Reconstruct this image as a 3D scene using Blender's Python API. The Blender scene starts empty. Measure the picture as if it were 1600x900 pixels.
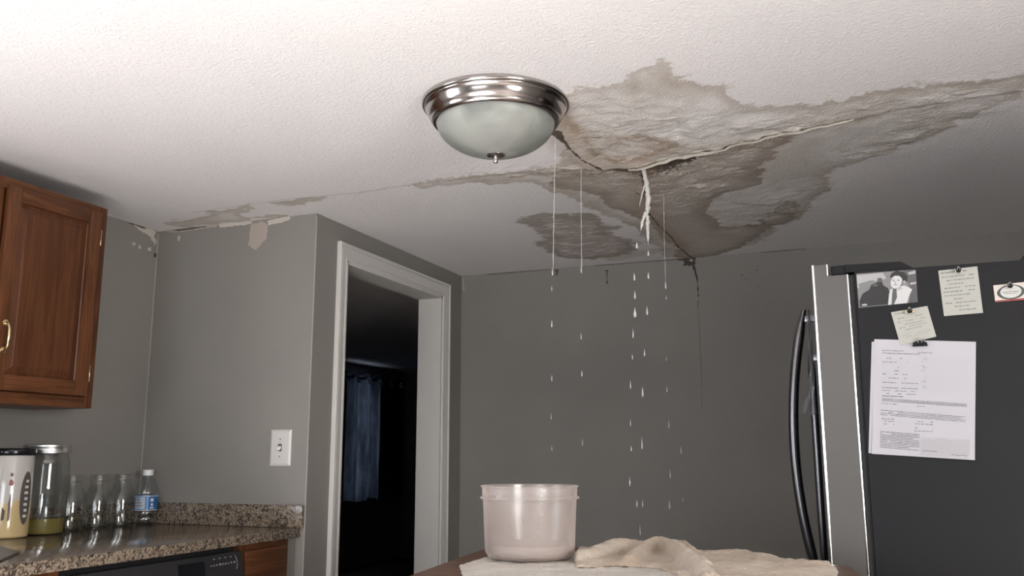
import bpy, bmesh, math, random
import numpy as np
from mathutils import Vector, Matrix, noise as mnoise
R = math.radians
random.seed(7)
SC = bpy.context.scene
COL = SC.collection

# ------------------------------------------------------------------ camera
CH = 1.24337; FPX = 1405.07; YAW = -.37633; PIT = .1842; ROL = -.00124
fw = Vector((math.sin(YAW)*math.cos(PIT), math.cos(YAW)*math.cos(PIT), math.sin(PIT)))
r0 = Vector((math.cos(YAW), -math.sin(YAW), 0)); u0 = r0.cross(fw)
rt = r0*math.cos(ROL)+u0*math.sin(ROL); up = -r0*math.sin(ROL)+u0*math.cos(ROL)
cam = bpy.data.cameras.new('camera'); camo = bpy.data.objects.new('camera', cam); COL.objects.link(camo)
cam.sensor_width = 36; cam.lens = FPX/1600*36; cam.clip_start = .05
camo.matrix_world = Matrix(((rt.x, up.x, -fw.x, 0), (rt.y, up.y, -fw.y, 0), (rt.z, up.z, -fw.z, CH), (0, 0, 0, 1)))
SC.camera = camo
def P(x, y, ax, v):
    """point of the plane axis=v that the photograph shows at pixel x, y"""
    d = fw*FPX + rt*(x-800) + up*(450-y); o = Vector((0, 0, CH))
    return o + d*((v-o[ax])/d[ax])

# ------------------------------------------------------------------ room sizes
H = 2.44
XL = -3.524; Y0 = 3.703; X1 = -2.515; Y2 = 5.434; XR = 2.3; YF = -2.6
CT = .91; IZ = .94
DX = X1-.155                      # far face of the doorway wall
AZ = 2.30                         # ceiling of the next room
cc = P(631, 582, 2, AZ); AX, AY = cc.x, cc.y

# ------------------------------------------------------------------ light
SC.view_settings.view_transform = 'Standard'; SC.view_settings.look = 'None'
SC.view_settings.gamma = 1; SC.view_settings.use_curve_mapping = False
SC.view_settings.exposure = 1.0
SC.cycles.use_denoising = True
SC.cycles.max_bounces = 10; SC.cycles.diffuse_bounces = 5; SC.cycles.transparent_max_bounces = 16
SC.cycles.sample_clamp_indirect = 8
SC.cycles.caustics_reflective = False; SC.cycles.caustics_refractive = False
w = bpy.data.worlds.new('world'); SC.world = w; w.use_nodes = True
w.node_tree.nodes['Background'].inputs[0].default_value = (.62, .74, 1, 1)
w.node_tree.nodes['Background'].inputs[1].default_value = .9
def light(name, kind, loc, rot, energy, color=(1, 1, 1), sx=1, sy=1):
    l = bpy.data.lights.new(name, kind); l.energy = energy; l.color = color
    if kind == 'AREA': l.shape = 'RECTANGLE'; l.size = sx; l.size_y = sy
    o = bpy.data.objects.new(name, l); COL.objects.link(o); o.location = loc; o.rotation_euler = rot
    return o
# big window behind the camera: sun on the floor and sky light; PD = its opening
PD = (-2.42, -.45, .75, 1.98)
WN = (-.9, .6, .95, 2.05)       # window in the right wall (y0,y1,z0,z1)
LW = (-.2, 1.2, 1.1, 2.05)        # window over the sink in the left wall (y0,y1,z0,z1)
sun = light('sun', 'SUN', (0, -8, 8), (R(90-22), 0, R(-1)), 42, (.95, .97, 1)); sun.data.angle = R(.6)
light('sky_big_window', 'AREA', ((PD[0]+PD[1])/2, YF+.02, 1.37), (R(90), 0, 0), 24, (.9, .95, 1), 1.9, 1.2)
light('sky_window', 'AREA', (XR-.02, (WN[0]+WN[1])/2, 1.5), (0, R(90), 0), 74, (1, .97, .94), 1.05, 1.4)
light('sky_sink_window', 'AREA', (XL+.02, (LW[0]+LW[1])/2, 1.58), (0, R(-90), 0), 14, (.9, .95, 1), .9, 1.35)

# ------------------------------------------------------------------ helpers
def M4(loc=(0, 0, 0), rot=None):
    m = Matrix.Translation(loc)
    return m @ rot.to_4x4() if rot is not None else m
class MB:
    """collects shapes, then links them as one mesh object"""
    def __init__(s): s.bm = bmesh.new()
    def box(s, a, b, bev=0):
        a = Vector(a); b = Vector(b)
        lo = Vector(map(min, a, b)); hi = Vector(map(max, a, b))
        t = bmesh.new(); bmesh.ops.create_cube(t, size=1)
        for v in t.verts: v.co = Vector([(lo[i]+hi[i])/2 + v.co[i]*(hi[i]-lo[i]) for i in range(3)])
        if bev: bmesh.ops.bevel(t, geom=list(t.edges), offset=bev, segments=2, affect='EDGES', profile=.6)
        return s.add(t)
    def add(s, t, m=None):
        if m is not None: t.transform(m)
        me = bpy.data.meshes.new('t'); t.to_mesh(me); t.free(); s.bm.from_mesh(me); bpy.data.meshes.remove(me)
        return s
    def poly(s, pts, th=None, d=None):
        """polygon, given thickness th along direction d"""
        t = bmesh.new(); vs = [t.verts.new(p) for p in pts]; f = t.faces.new(vs)
        if th:
            e = bmesh.ops.extrude_face_region(t, geom=[f]); d = Vector(d)
            for v in e['geom']:
                if isinstance(v, bmesh.types.BMVert): v.co += d*th
            bmesh.ops.recalc_face_normals(t, faces=t.faces)
        return s.add(t)
    def lathe(s, prof, c=(0, 0, 0), n=64, axis='Z', close=False):
        t = bmesh.new(); rings = []
        for r, z in prof:
            if r < 1e-6: rings.append([t.verts.new((0, 0, z))])
            else: rings.append([t.verts.new((r*math.cos(2*math.pi*i/n), r*math.sin(2*math.pi*i/n), z)) for i in range(n)])
        for a, b in zip(rings, rings[1:]):
            for i in range(n):
                j = (i+1) % n
                if len(a) == 1 and len(b) == 1: continue
                if len(a) == 1: t.faces.new((a[0], b[i], b[j]))
                elif len(b) == 1: t.faces.new((a[i], b[0], a[j]))
                else: t.faces.new((a[i], b[i], b[j], a[j]))
        bmesh.ops.recalc_face_normals(t, faces=t.faces)
        m = Matrix.Translation(c)
        if axis == 'X': m = m @ Matrix.Rotation(R(90), 4, 'Y')
        if axis == 'Y': m = m @ Matrix.Rotation(R(-90), 4, 'X')
        return s.add(t, m)
    def tube(s, pts, r, n=10, flat=1.0, cap=True, sq=None):
        pts = [Vector(p) for p in pts]; N = len(pts)
        rs = r if isinstance(r, (list, tuple)) else [r]*N
        t = bmesh.new(); rings = []
        ref = Vector((0, 0, 1))
        if abs((pts[-1]-pts[0]).normalized().z) > .8: ref = Vector((0, 1, 0))
        for i, p in enumerate(pts):
            d = (pts[min(i+1, N-1)]-pts[max(i-1, 0)]).normalized()
            a = d.cross(ref).normalized(); b = a.cross(d).normalized()
            rings.append([t.verts.new(p + (a*math.cos(2*math.pi*k/n) + b*math.sin(2*math.pi*k/n)*flat)*rs[i]) for k in range(n)])
        for a, b in zip(rings, rings[1:]):
            for k in range(n): t.faces.new((a[k], a[(k+1) % n], b[(k+1) % n], b[k]))
        if cap: t.faces.new(rings[0][::-1]); t.faces.new(rings[-1])
        bmesh.ops.recalc_face_normals(t, faces=t.faces)
        return s.add(t)
    def build(s, name, mat, parent=None, smooth=True, angle=35):
        me = bpy.data.meshes.new(name); s.bm.to_mesh(me); s.bm.free()
        o = bpy.data.objects.new(name, me); COL.objects.link(o)
        if mat: me.materials.append(mat)
        if smooth:
            me.polygons.foreach_set('use_smooth', [True]*len(me.polygons))
            me.set_sharp_from_angle(angle=R(angle))
        if parent is not None: 
            o.parent = parent
            bpy.context.view_layer.update()
            o.matrix_parent_inverse = parent.matrix_world.inverted()
        return o
def tag(o, label, cat, group=None, kind=None):
    if label: o['label'] = label
    if cat: o['category'] = cat
    if group: o['group'] = group
    if kind: o['kind'] = kind
    return o
def thing(name, loc, label, cat, group=None):
    o = bpy.data.objects.new(name, None); COL.objects.link(o); o.location = loc
    o.empty_display_size = .05
    bpy.context.view_layer.update()
    return tag(o, label, cat, group)
def struct(o): o['kind'] = 'structure'; return o
def origin(o, loc):
    o.data.transform(Matrix.Translation(-Vector(loc))); o.location = loc; return o

# ------------------------------------------------------------------ materials
class NT:
    def __init__(s, name):
        s.m = bpy.data.materials.new(name); s.m.use_nodes = True; s.t = s.m.node_tree
        s.b = s.t.nodes['Principled BSDF']; s.out = s.t.nodes['Material Output']
    def n(s, kind, **kw):
        nd = s.t.nodes.new(kind)
        for k, v in kw.items():
            if k in ('inputs',): continue
            setattr(nd, k, v)
        return nd
    def put(s, sock, v):
        if hasattr(v, 'is_output'): s.t.links.new(v, sock)
        elif isinstance(v, (tuple, list)) and len(v) == 3 and sock.type == 'RGBA': sock.default_value = (*v, 1)
        else: sock.default_value = v
    def coord(s, scale=(1, 1, 1), rot=(0, 0, 0)):
        c = s.n('ShaderNodeTexCoord'); m = s.n('ShaderNodeMapping')
        s.t.links.new(c.outputs['Object'], m.inputs[0]); m.inputs['Scale'].default_value = scale; m.inputs['Rotation'].default_value = rot
        return m.outputs[0]
    def noise(s, vec, scale, detail=3, rough=.5, dist=0):
        x = s.n('ShaderNodeTexNoise'); s.t.links.new(vec, x.inputs['Vector'])
        x.inputs['Scale'].default_value = scale; x.inputs['Detail'].default_value = detail
        x.inputs['Roughness'].default_value = rough; x.inputs['Distortion'].default_value = dist
        return x.outputs['Fac']
    def math(s, op, a, b=0.0, c=None, clamp=False):
        x = s.n('ShaderNodeMath', operation=op, use_clamp=clamp); s.put(x.inputs[0], a); s.put(x.inputs[1], b)
        if c is not None: s.put(x.inputs[2], c)
        return x.outputs[0]
    def mr(s, v, a, b, c=0.0, d=1.0, smooth=True):
        x = s.n('ShaderNodeMapRange', interpolation_type='SMOOTHSTEP' if smooth else 'LINEAR')
        s.put(x.inputs[0], v)
        for i, q in enumerate((a, b, c, d)): s.put(x.inputs[1+i], q)
        return x.outputs[0]
    def mix(s, f, a, b, blend='MIX'):
        x = s.n('ShaderNodeMix', data_type='RGBA', blend_type=blend)
        s.put(x.inputs[0], f); s.put(x.inputs[6], a); s.put(x.inputs[7], b)
        return x.outputs[2]
    def ramp(s, v, stops):
        x = s.n('ShaderNodeValToRGB'); s.put(x.inputs[0], v); e = x.color_ramp.elements
        while len(e) < len(stops): e.new(.5)
        for el, (p, c) in zip(e, stops): el.position = p; el.color = (*c, 1)
        return x.outputs[0]
    def attr(s, name): return s.n('ShaderNodeAttribute', attribute_name=name).outputs['Fac']
    def bump(s, h, strength, dist):
        x = s.n('ShaderNodeBump'); s.put(x.inputs['Height'], h); x.inputs['Strength'].default_value = strength
        x.inputs['Distance'].default_value = dist
        s.t.links.new(x.outputs[0], s.b.inputs['Normal']); return x
    def set(s, **kw):
        for k, v in kw.items(): s.put(s.b.inputs[{'color': 'Base Color', 'rough': 'Roughness', 'metal': 'Metallic', 'spec': 'Specular IOR Level',
            'trans': 'Transmission Weight', 'ior': 'IOR', 'coat': 'Coat Weight', 'alpha': 'Alpha', 'sheen': 'Sheen Weight', 'aniso': 'Anisotropic'}[k]], v)
        return s
def plain(name, color, rough=.5, **kw):
    t = NT(name); t.set(color=color, rough=rough, **kw)
    # slight surface irregularity
    t.bump(t.noise(t.coord(), 180, 2), .05, .001)
    return t.m

def paint_mat(name, col, col2, bump=.12):
    t = NT(name); c = t.coord()
    t.set(color=t.mix(t.mr(t.noise(c, 1.3, 4, .6), .35, .7), col, col2), rough=.62, spec=.3)
    t.bump(t.noise(c, 130, 4, .65), bump, .004)
    return t.m
WALL = paint_mat('greige_wall_paint', (.245, .231, .213), (.225, .214, .199))
BACKW = WALL
TRIM = paint_mat('white_trim_paint', (.60, .585, .56), (.57, .555, .53), .04)
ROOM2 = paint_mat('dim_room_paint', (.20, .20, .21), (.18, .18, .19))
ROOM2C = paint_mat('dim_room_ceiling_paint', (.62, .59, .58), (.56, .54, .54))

def wood(name, along, a=(.140, .053, .021), b=(.06, .021, .009), rough=.38, sc=1.0):
    t = NT(name)
    s = [26*sc, 26*sc, 26*sc]; s[along] = 1.6*sc
    c = t.coord(tuple(s)); c2 = t.coord((3, 3, 3))
    base = t.noise(c, 1.0, 6, .62, .6)
    s2 = [150*sc, 150*sc, 150*sc]; s2[along] = 5*sc
    fine = t.noise(t.coord(tuple(s2)), 1.0, 2, .5)
    col = t.ramp(base, [(.36, tuple(x*.8 for x in b)), (.46, tuple(x*.6 for x in a)), (.52, a), (.60, tuple(x*.7 for x in a)), (.70, tuple(x*1.15 for x in a))])
    col = t.mix(t.mr(fine, .50, .68), col, tuple(x*.55 for x in b), 'MIX') if False else t.mix(t.math('MULTIPLY', t.mr(fine, .5, .62), .75), col, b)
    col = t.mix(t.math('MULTIPLY', t.noise(c2, .7, 2), .5), col, tuple(x*.8 for x in a))
    t.set(color=col, rough=rough, spec=.3)
    t.bump(fine, .12, .001)
    return t.m
OAKV = wood('oak_upright_grain', 2); OAKH = wood('oak_level_grain', 1)
OAKP = wood('oak_panel_grain', 2, (.115, .042, .017), (.066, .022, .009), sc=.7)
TABLEW = wood('walnut_table_grain', 0, (.16, .075, .045), (.06, .026, .016), .35)
DARKW = wood('dark_cabinet_grain', 2, (.045, .025, .02), (.02, .012, .01), .45)

def granite():
    t = NT('speckled_granite'); c = t.coord()
    a = t.noise(c, 62, 3, .55, 1.6); b = t.noise(c, 140, 2, .5, .5); d = t.noise(c, 14, 3)
    col = t.ramp(a, [(.36, (.018, .014, .012)), (.45, (.06, .045, .035)), (.49, (.19, .15, .11)), (.6, (.31, .25, .185)), (.72, (.17, .13, .095))])
    col = t.mix(t.math('MULTIPLY', t.mr(b, .56, .66), .6), col, (.04, .032, .028))
    col = t.mix(t.math('MULTIPLY', d, .25), col, (.19, .15, .12))
    t.set(color=col, rough=.13, spec=.5)
    return t.m
GRAN = granite()

def metal(name, col, rough, brushed=None):
    t = NT(name); t.set(color=col, rough=rough, metal=1.0)
    if brushed is not None:
        s = [900, 900, 900]; s[brushed] = 8
        c = t.coord(tuple(s)); n = t.noise(c, 1, 2)
        t.set(rough=t.mr(n, .3, .7, rough*.8, rough*1.3, False)); t.bump(n, .05, .0005)
    return t.m
NICKEL = metal('polished_nickel', (.50, .46, .44), .16)
STEEL = metal('brushed_steel', (.135, .128, .122), .48, 1)
CHROME = metal('bright_steel_edge', (.80, .79, .78), .18)
HANDLEM = metal('dark_steel_handle', (.20, .195, .20), .25)
BRASS = metal('worn_brass', (.78, .62, .36), .22)
LIDM = metal('dull_tin', (.72, .71, .70), .34)

def thin_glass(name, tint=(1, 1, 1), base=.05, edge=.9, rough=.02):
    t = NT(name); nt = t.t
    tr = t.n('ShaderNodeBsdfTransparent'); tr.inputs[0].default_value = (*tint, 1)
    gl = t.n('ShaderNodeBsdfGlossy'); gl.inputs['Roughness'].default_value = rough; gl.inputs[0].default_value = (1, 1, 1, 1)
    lw0 = t.n('ShaderNodeLayerWeight'); lw0.inputs[0].default_value = .3
    t.put(tr.inputs[0], t.mix(t.math('POWER', lw0.outputs['Facing'], 3.0), tint, tuple(.45*x for x in tint)))
    lw = t.n('ShaderNodeLayerWeight'); lw.inputs[0].default_value = .35
    f = t.mr(lw.outputs['Facing'], 0, 1, base, edge, False)
    pw = t.math('POWER', lw.outputs['Facing'], 2.6); f = t.math('MULTIPLY_ADD', pw, edge-base, base)
    mx = t.n('ShaderNodeMixShader'); t.put(mx.inputs[0], f); nt.links.new(tr.outputs[0], mx.inputs[1]); nt.links.new(gl.outputs[0], mx.inputs[2])
    nt.links.new(mx.outputs[0], t.out.inputs[0])
    return t.m
GLASS = thin_glass('clear_jar_glass', (.88, .90, .89), .07, .75)
PET = thin_glass('clear_bottle_plastic', (.93, .95, .96), .08, .7, .06)

def translucent(name, col, transp=.35, gloss=.12, rough=.3):
    t = NT(name); nt = t.t
    df = t.n('ShaderNodeBsdfDiffuse'); df.inputs[0].default_value = (*col, 1)
    tl = t.n('ShaderNodeBsdfTranslucent'); tl.inputs[0].default_value = (*col, 1)
    tr = t.n('ShaderNodeBsdfTransparent'); gl = t.n('ShaderNodeBsdfGlossy'); gl.inputs['Roughness'].default_value = rough
    def mx(f, a, b):
        x = t.n('ShaderNodeMixShader'); t.put(x.inputs[0], f); nt.links.new(a.outputs[0], x.inputs[1]); nt.links.new(b.outputs[0], x.inputs[2]); return x
    lw = t.n('ShaderNodeLayerWeight'); lw.inputs[0].default_value = .4
    cloud = t.noise(t.coord(), 18, 4, .6)
    tf = t.math('MULTIPLY', t.mr(cloud, .2, .8, transp*1.1, transp*.9, False), t.mr(lw.outputs['Facing'], .3, 1, 1, .25))
    a = mx(.5, df, tl); b = mx(tf, a, tr); g = mx(t.mr(lw.outputs['Facing'], 0, 1, gloss*.5, gloss*2.5), b, gl)
    nt.links.new(g.outputs[0], t.out.inputs[0])
    return t.m

# ================================================================== ceiling
def px_poly(pts, ax=2, v=H): return [tuple(P(x, y, ax, v)) for x, y in pts]
def seg_d(X, Y, poly, closed=True):
    """distance from points to a polyline; also the signed in/out test if closed"""
    n = len(poly); D = np.full(X.shape, 1e9); ins = np.zeros(X.shape, bool); T = np.zeros(X.shape)
    L = 0
    for i in range(n if closed else n-1):
        x0, y0 = poly[i][:2]; x1, y1 = poly[(i+1) % n][:2]
        dx, dy = x1-x0, y1-y0; l2 = dx*dx+dy*dy+1e-12
        t = np.clip(((X-x0)*dx+(Y-y0)*dy)/l2, 0, 1)
        d = np.hypot(X-x0-t*dx, Y-y0-t*dy); m = d < D
        T = np.where(m, L+t*math.sqrt(l2), T); D = np.where(m, d, D); L += math.sqrt(l2)
        if closed:
            c = ((y0 > Y) != (y1 > Y)) & (X < (x1-x0)*(Y-y0)/(y1-y0+1e-15)+x0); ins ^= c
    if closed: return np.where(ins, D, -D)
    return D, T
POLY = {
 # pale beige water stain on both sides of the joint
 'stain_a': [[(862,170),(895,135),(985,130),(984,108),(1030,97),(1042,117),(1082,123),(1140,125),(1182,160),(1270,158),(1340,146),(1440,134),(1560,122),(1605,112),(1605,150),(1540,175),(1500,192),(1440,222),(1380,238),(1300,262),(1290,300),(1250,330),(1190,380),(1100,402),(1040,400),(960,340),(890,300),(820,282),(740,285),(660,292),(612,291),(660,280),(760,262),(880,245)],
             [(425,316),(470,308),(530,303),(500,316),(450,322)], [(250,352),(300,338),(345,326),(392,318),(386,338),(470,335),(380,345),(300,356)]],
 # darker taupe stain beyond the joint
 'stain_b': [[(860,268),(1000,246),(1110,226),(1250,200),(1215,232),(1175,250),(1190,262),(1176,273),(1205,280),(1135,300),(1112,322),(1110,334),(1128,352),(1180,350),(1200,335),(1232,313),(1252,318),(1228,345),(1185,372),(1165,387),(1085,403),(1058,402),(1042,378),(1008,352),(978,328),(960,322),(930,298),(890,290),(850,280)],
             [(760,272),(860,258),(940,249),(1000,244),(1000,250),(940,258),(860,266),(800,274)]],
 # brown tide marked stain near the back wall, left
 'stain_c': [[(808,345),(850,331),(905,334),(950,346),(985,352),(960,366),(1000,378),(985,398),(930,408),(880,406),(850,392),(838,382),(856,368),(835,356)]],
 # warm brown patch between the lamp and the joint
 'stain_d': [[(872,165),(892,168),(905,187),(935,201),(1000,203),(1060,205),(1085,212),(1050,222),(1000,232),(960,238),(930,230),(900,210),(880,190)]],
 # lifted, flaking area
 'peel':    [[(880,150),(1000,150),(1180,175),(1330,160),(1500,130),(1600,120),(1560,150),(1330,190),(1180,225),(1170,260),(1140,290),(1060,330),(1000,300),(930,285),(880,270),(740,275),(650,288),(740,262),(860,245)],
             [(1120,330),(1200,300),(1300,285),(1250,330),(1150,372)], [(1440,160),(1560,160),(1400,235),(1300,250)]],
}
SEAM = px_poly([(300,332),(440,312),(560,300),(620,290),(760,268),(860,252),(960,247),(1000,240),(1090,223),(1180,206),(1260,191),(1330,181),(1450,160),(1620,137)])
CRK1 = px_poly([(868,196),(880,207),(893,222),(912,236),(940,247)])
CRK2 = px_poly([(1000,240),(1004,262),(1008,300),(1012,330),(1030,352),(1046,367),(1060,385),(1075,398),(1084,404)])
CRK3 = px_poly([(1060,386),(1020,392),(960,404)]); 
def axis(a, b, spans, coarse):
    out = [a]
    while out[-1] < b-1e-6:
        x = out[-1]; st = coarse
        for lo, hi, s in spans:
            if lo-1e-6 <= x < hi: st = s; break
            if x < lo and x+st > lo: st = lo-x
        out.append(min(b, x+st))
    return np.array(out)
gx = axis(XL-.16, XR+.1, [(-3.2, 1.0, .013)], .08); gy = axis(YF-.1, Y2+.12, [(2.3, Y2+.12, .013)], .08)
GX, GY = np.meshgrid(gx, gy, indexing='ij')
att = {}
for k, polys in POLY.items():
    att[k] = np.max([seg_d(GX, GY, px_poly(pl)) for pl in polys], axis=0)
def fbm(x, y, s, o=3, seed=0.0):
    out = np.zeros(x.shape); f = out.ravel(); xr = x.ravel(); yr = y.ravel()
    for i in range(len(xr)):
        f[i] = mnoise.fractal(Vector((xr[i]*s+seed, yr[i]*s-seed, seed)), 1.0, 2.0, o)
    return out
dS, tS = seg_d(GX, GY, SEAM, False)
seam_x = np.array([p[0] for p in SEAM]); seam_y = np.array([p[1] for p in SEAM])
side = GY - np.interp(GX, seam_x, seam_y)
sx0 = SEAM[4][0]; mid = SEAM[7][0]; sx1 = SEAM[10][0]; sx2 = SEAM[13][0]
open_ = np.interp(GX, [SEAM[1][0], sx0, SEAM[6][0], mid, mid+.15, sx1, sx2], [.12, .3, .7, 1.0, .95, .55, .2])
near = side < 0
Z = np.zeros(GX.shape)
Z -= np.where(near, .020*open_*np.exp(-dS/.10), .004*open_*np.exp(-dS/.10))
Z -= .03*np.exp(-((GX-mid)**2+(GY-SEAM[7][1])**2)/.5)        # the wet board sags
d1, t1_ = seg_d(GX, GY, CRK1, False); d2, _ = seg_d(GX, GY, CRK2, False); d3, _ = seg_d(GX, GY, CRK3, False)
Z -= .012*np.exp(-d1/.05)
Z -= np.where(GX > -.9, .012, .002)*np.exp(-d2/.06)
msk = (att['peel'] > -.15)
rough = np.zeros(GX.shape); xs = GX[msk]; ys = GY[msk]
rr = fbm(xs, ys, 9, 4, 3.1); r2 = fbm(xs, ys*1.8, 22, 3, 8.7)
pw = np.clip((att['peel'][msk]+.12)/.2, 0, 1)
rough[msk] = (rr*.009 + np.abs(r2)*.009)*pw
Z -= rough
Z += .008*np.exp(-d1/.006)*0
zc = H + Z
verts = np.stack([GX, GY, zc], -1).reshape(-1, 3)
nx, ny = len(gx), len(gy)
idx = np.arange(nx*ny).reshape(nx, ny)
faces = np.stack([idx[:-1, :-1], idx[:-1, 1:], idx[1:, 1:], idx[1:, :-1]], -1).reshape(-1, 4)   # facing down
me = bpy.data.meshes.new('ceiling'); me.from_pydata(verts.tolist(), [], faces.tolist())
att['seam'] = dS; att['gap_w'] = .05*open_*np.clip(open_-.45, 0, 1)*2 + .10*np.exp(-((GX-mid-.05)/.17)**2); att['seam_side'] = side; att['opening'] = open_; att['crack_a'] = d1-.022*np.exp(-t1_/.05); att['crack_b'] = np.minimum(d2, d3+.004)
att['edge_left'] = np.abs(GY-Y0)+np.clip(GX-X1, 0, 9)
for k, v in att.items():
    a = me.attributes.new(k, 'FLOAT', 'POINT'); a.data.foreach_set('value', v.reshape(-1).astype(np.float32))
me.polygons.foreach_set('use_smooth', [True]*len(me.polygons))
ceil = bpy.data.objects.new('ceiling', me); COL.objects.link(ceil); struct(ceil)

def ceiling_mat():
    t = NT('stained_textured_ceiling'); c = t.coord()
    st = t.coord((1, 1, 1))
    n1 = t.noise(c, 3.2, 6, .62, .4); n2 = t.noise(c, 14, 5, .6); n3 = t.noise(c, 45, 4, .6, .6)
    wob = t.math('ADD', t.math('MULTIPLY', t.math('SUBTRACT', n1, .5), .42), t.math('MULTIPLY', t.math('SUBTRACT', n2, .5), .16))
    wob = t.math('ADD', wob, t.math('MULTIPLY', t.math('SUBTRACT', n3, .5), .05))
    def sd(k, amp=.65, off=0.0): return t.math('ADD', t.math('MULTIPLY_ADD', wob, amp, t.attr(k)), off)
    base = t.mix(t.mr(t.noise(c, .9, 3), .35, .7), (.79, .765, .765), (.745, .73, .73))
    col = base
    # pale stain: crisp edge with slightly darker tide line
    a = sd('stain_a'); fa = t.mr(a, -.01, .012)
    tone = t.mix(t.mr(t.noise(c, 2.1, 5, .6), .35, .65), (.50, .455, .41), (.59, .555, .515))
    patch = t.mr(t.noise(c, 2.6, 5, .6, .5), .40, .56, .38, .82)
    col = t.mix(t.math('MULTIPLY', fa, patch), col, tone)
    ring = t.math('MULTIPLY', t.mr(a, -.004, .01), t.mr(a, .01, .09, 1, 0))
    col = t.mix(t.math('MULTIPLY', ring, .42), col, (.33, .27, .21))
    b = sd('stain_b', .6); fb = t.mr(b, -.008, .012)
    tone = t.mix(t.mr(t.noise(c, 4, 5, .65), .35, .65), (.42, .37, .32), (.51, .46, .405))
    col = t.mix(t.math('MULTIPLY', fb, .85), col, tone)
    ring = t.math('MULTIPLY', t.mr(b, -.004, .01), t.mr(b, .01, .12, 1, 0))
    col = t.mix(t.math('MULTIPLY', ring, .5), col, (.20, .155, .12))
    cst = sd('stain_c', .9); w2 = t.noise(t.coord((1, 2.2, 1)), 5, 5, .65, 1.2)
    bands = t.math('PINGPONG', t.math('MULTIPLY_ADD', w2, 3.2, 0), .5)
    fc = t.math('MULTIPLY', t.mr(cst, -.02, .05), t.mr(bands, .05, .42, .25, 1))
    col = t.mix(t.math('MULTIPLY', fc, .75), col, (.34, .285, .235))
    ring = t.math('MULTIPLY', t.mr(cst, -.01, .02), t.mr(cst, .02, .14, 1, 0))
    col = t.mix(t.math('MULTIPLY', ring, .45), col, (.20, .155, .115))
    d = sd('stain_d', .35); fd = t.mr(d, -.02, .03)
    ring = t.math('MULTIPLY', fd, t.mr(d, .01, .07, 1, .25))
    col = t.mix(t.math('MULTIPLY', ring, .85), col, (.30, .21, .13))
    # flakes of lifted white paint
    pl = t.mr(sd('peel', .6), -.02, .05)
    fl = t.noise(t.coord((1, 1.9, 1)), 13, 5, .62, .8); flake = t.math('MULTIPLY', t.mr(fl, .53, .57), pl)
    fl2 = t.noise(t.coord((1.2, 2.2, 1)), 30, 4, .6, .6); flake = t.math('MAXIMUM', flake, t.math('MULTIPLY', t.mr(fl2, .58, .62), pl))
    col = t.mix(t.math('MULTIPLY', flake, .7), col, (.66, .62, .57))
    # the joint: brown halo, dark gap, hairline
    se = t.attr('seam'); op = t.attr('opening'); ss = t.math('ADD', t.attr('seam_side'), t.math('MULTIPLY', t.math('SUBTRACT', n2, .5), .03))
    halo = t.math('MULTIPLY', t.mr(t.math('ADD', se, t.math('MULTIPLY', t.math('SUBTRACT', n2, .5), .12)), .0, .12, 1, 0), t.math('MULTIPLY', op, op))
    col = t.mix(t.math('MULTIPLY', halo, .55), col, (.33, .235, .165))
    gapw = t.math('MULTIPLY', t.attr('gap_w'), t.mr(n3, .3, .65, .6, 1.5, False))
    gap = t.math('MULTIPLY', t.mr(ss, -.004, .002), t.mr(t.math('SUBTRACT', ss, gapw), -.004, .006, 1, 0))
    gap = t.math('MULTIPLY', gap, t.mr(op, .35, .65))
    col = t.mix(t.math('MULTIPLY', gap, .88), col, (.045, .028, .018))
    lip = t.math('MULTIPLY', t.mr(ss, -.032, -.022), t.mr(ss, -.006, .0, 1, 0)); lip = t.math('MULTIPLY', lip, t.mr(op, .4, .6))
    col = t.mix(t.math('MULTIPLY', lip, .8), col, (.72, .68, .61))
    hair = t.math('MULTIPLY', t.mr(se, .002, .012, 1, 0), .35); col = t.mix(hair, col, (.40, .36, .32))
    jag = t.math('MULTIPLY', t.math('SUBTRACT', n3, .5), .02)
    for k, wd in (('crack_a', .007), ('crack_b', .007)):
        ck = t.math('ADD', t.attr(k), jag)
        col = t.mix(t.math('MULTIPLY', t.mr(ck, .03, .11, 1, 0), .35), col, (.38, .29, .21))
        col = t.mix(t.math('MULTIPLY', t.mr(ck, wd*.6, wd*1.2, 1, 0), .9), col, (.05, .032, .022))
    t.set(color=col, rough=.75, spec=.25)
    # stippled, brushed ceiling texture
    k1 = t.noise(t.coord((1, 1.5, 1)), 62, 4, .62, .5); k2 = t.noise(c, 150, 3, .6, .3)
    wv = t.n('ShaderNodeTexWave', wave_type='RINGS', rings_direction='SPHERICAL'); mp = t.coord((1, 1, 0)); mpn = mp.node; mpn.inputs['Location'].default_value = (1.9, -1.9, 0)
    t.t.links.new(mp, wv.inputs[0]); wv.inputs['Scale'].default_value = 18; wv.inputs['Distortion'].default_value = 14; wv.inputs['Detail'].default_value = 3; wv.inputs['Detail Scale'].default_value = 1.4
    hgt = t.math('ADD', t.mr(k1, .35, .7), t.math('MULTIPLY', k2, .5)); hgt = t.math('ADD', hgt, t.math('MULTIPLY', wv.outputs['Fac'], .42))
    hgt = t.math('ADD', hgt, t.math('MULTIPLY', flake, 1.2))
    hgt = t.math('ADD', hgt, t.math('MULTIPLY', t.math('MULTIPLY', pl, t.mr(fl, .3, .7)), 2.0))
    hgt = t.math('ADD', hgt, t.math('MULTIPLY', fb, -.5))
    t.bump(hgt, .42, .0045)
    return t.m
me.materials.append(ceiling_mat())

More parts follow.
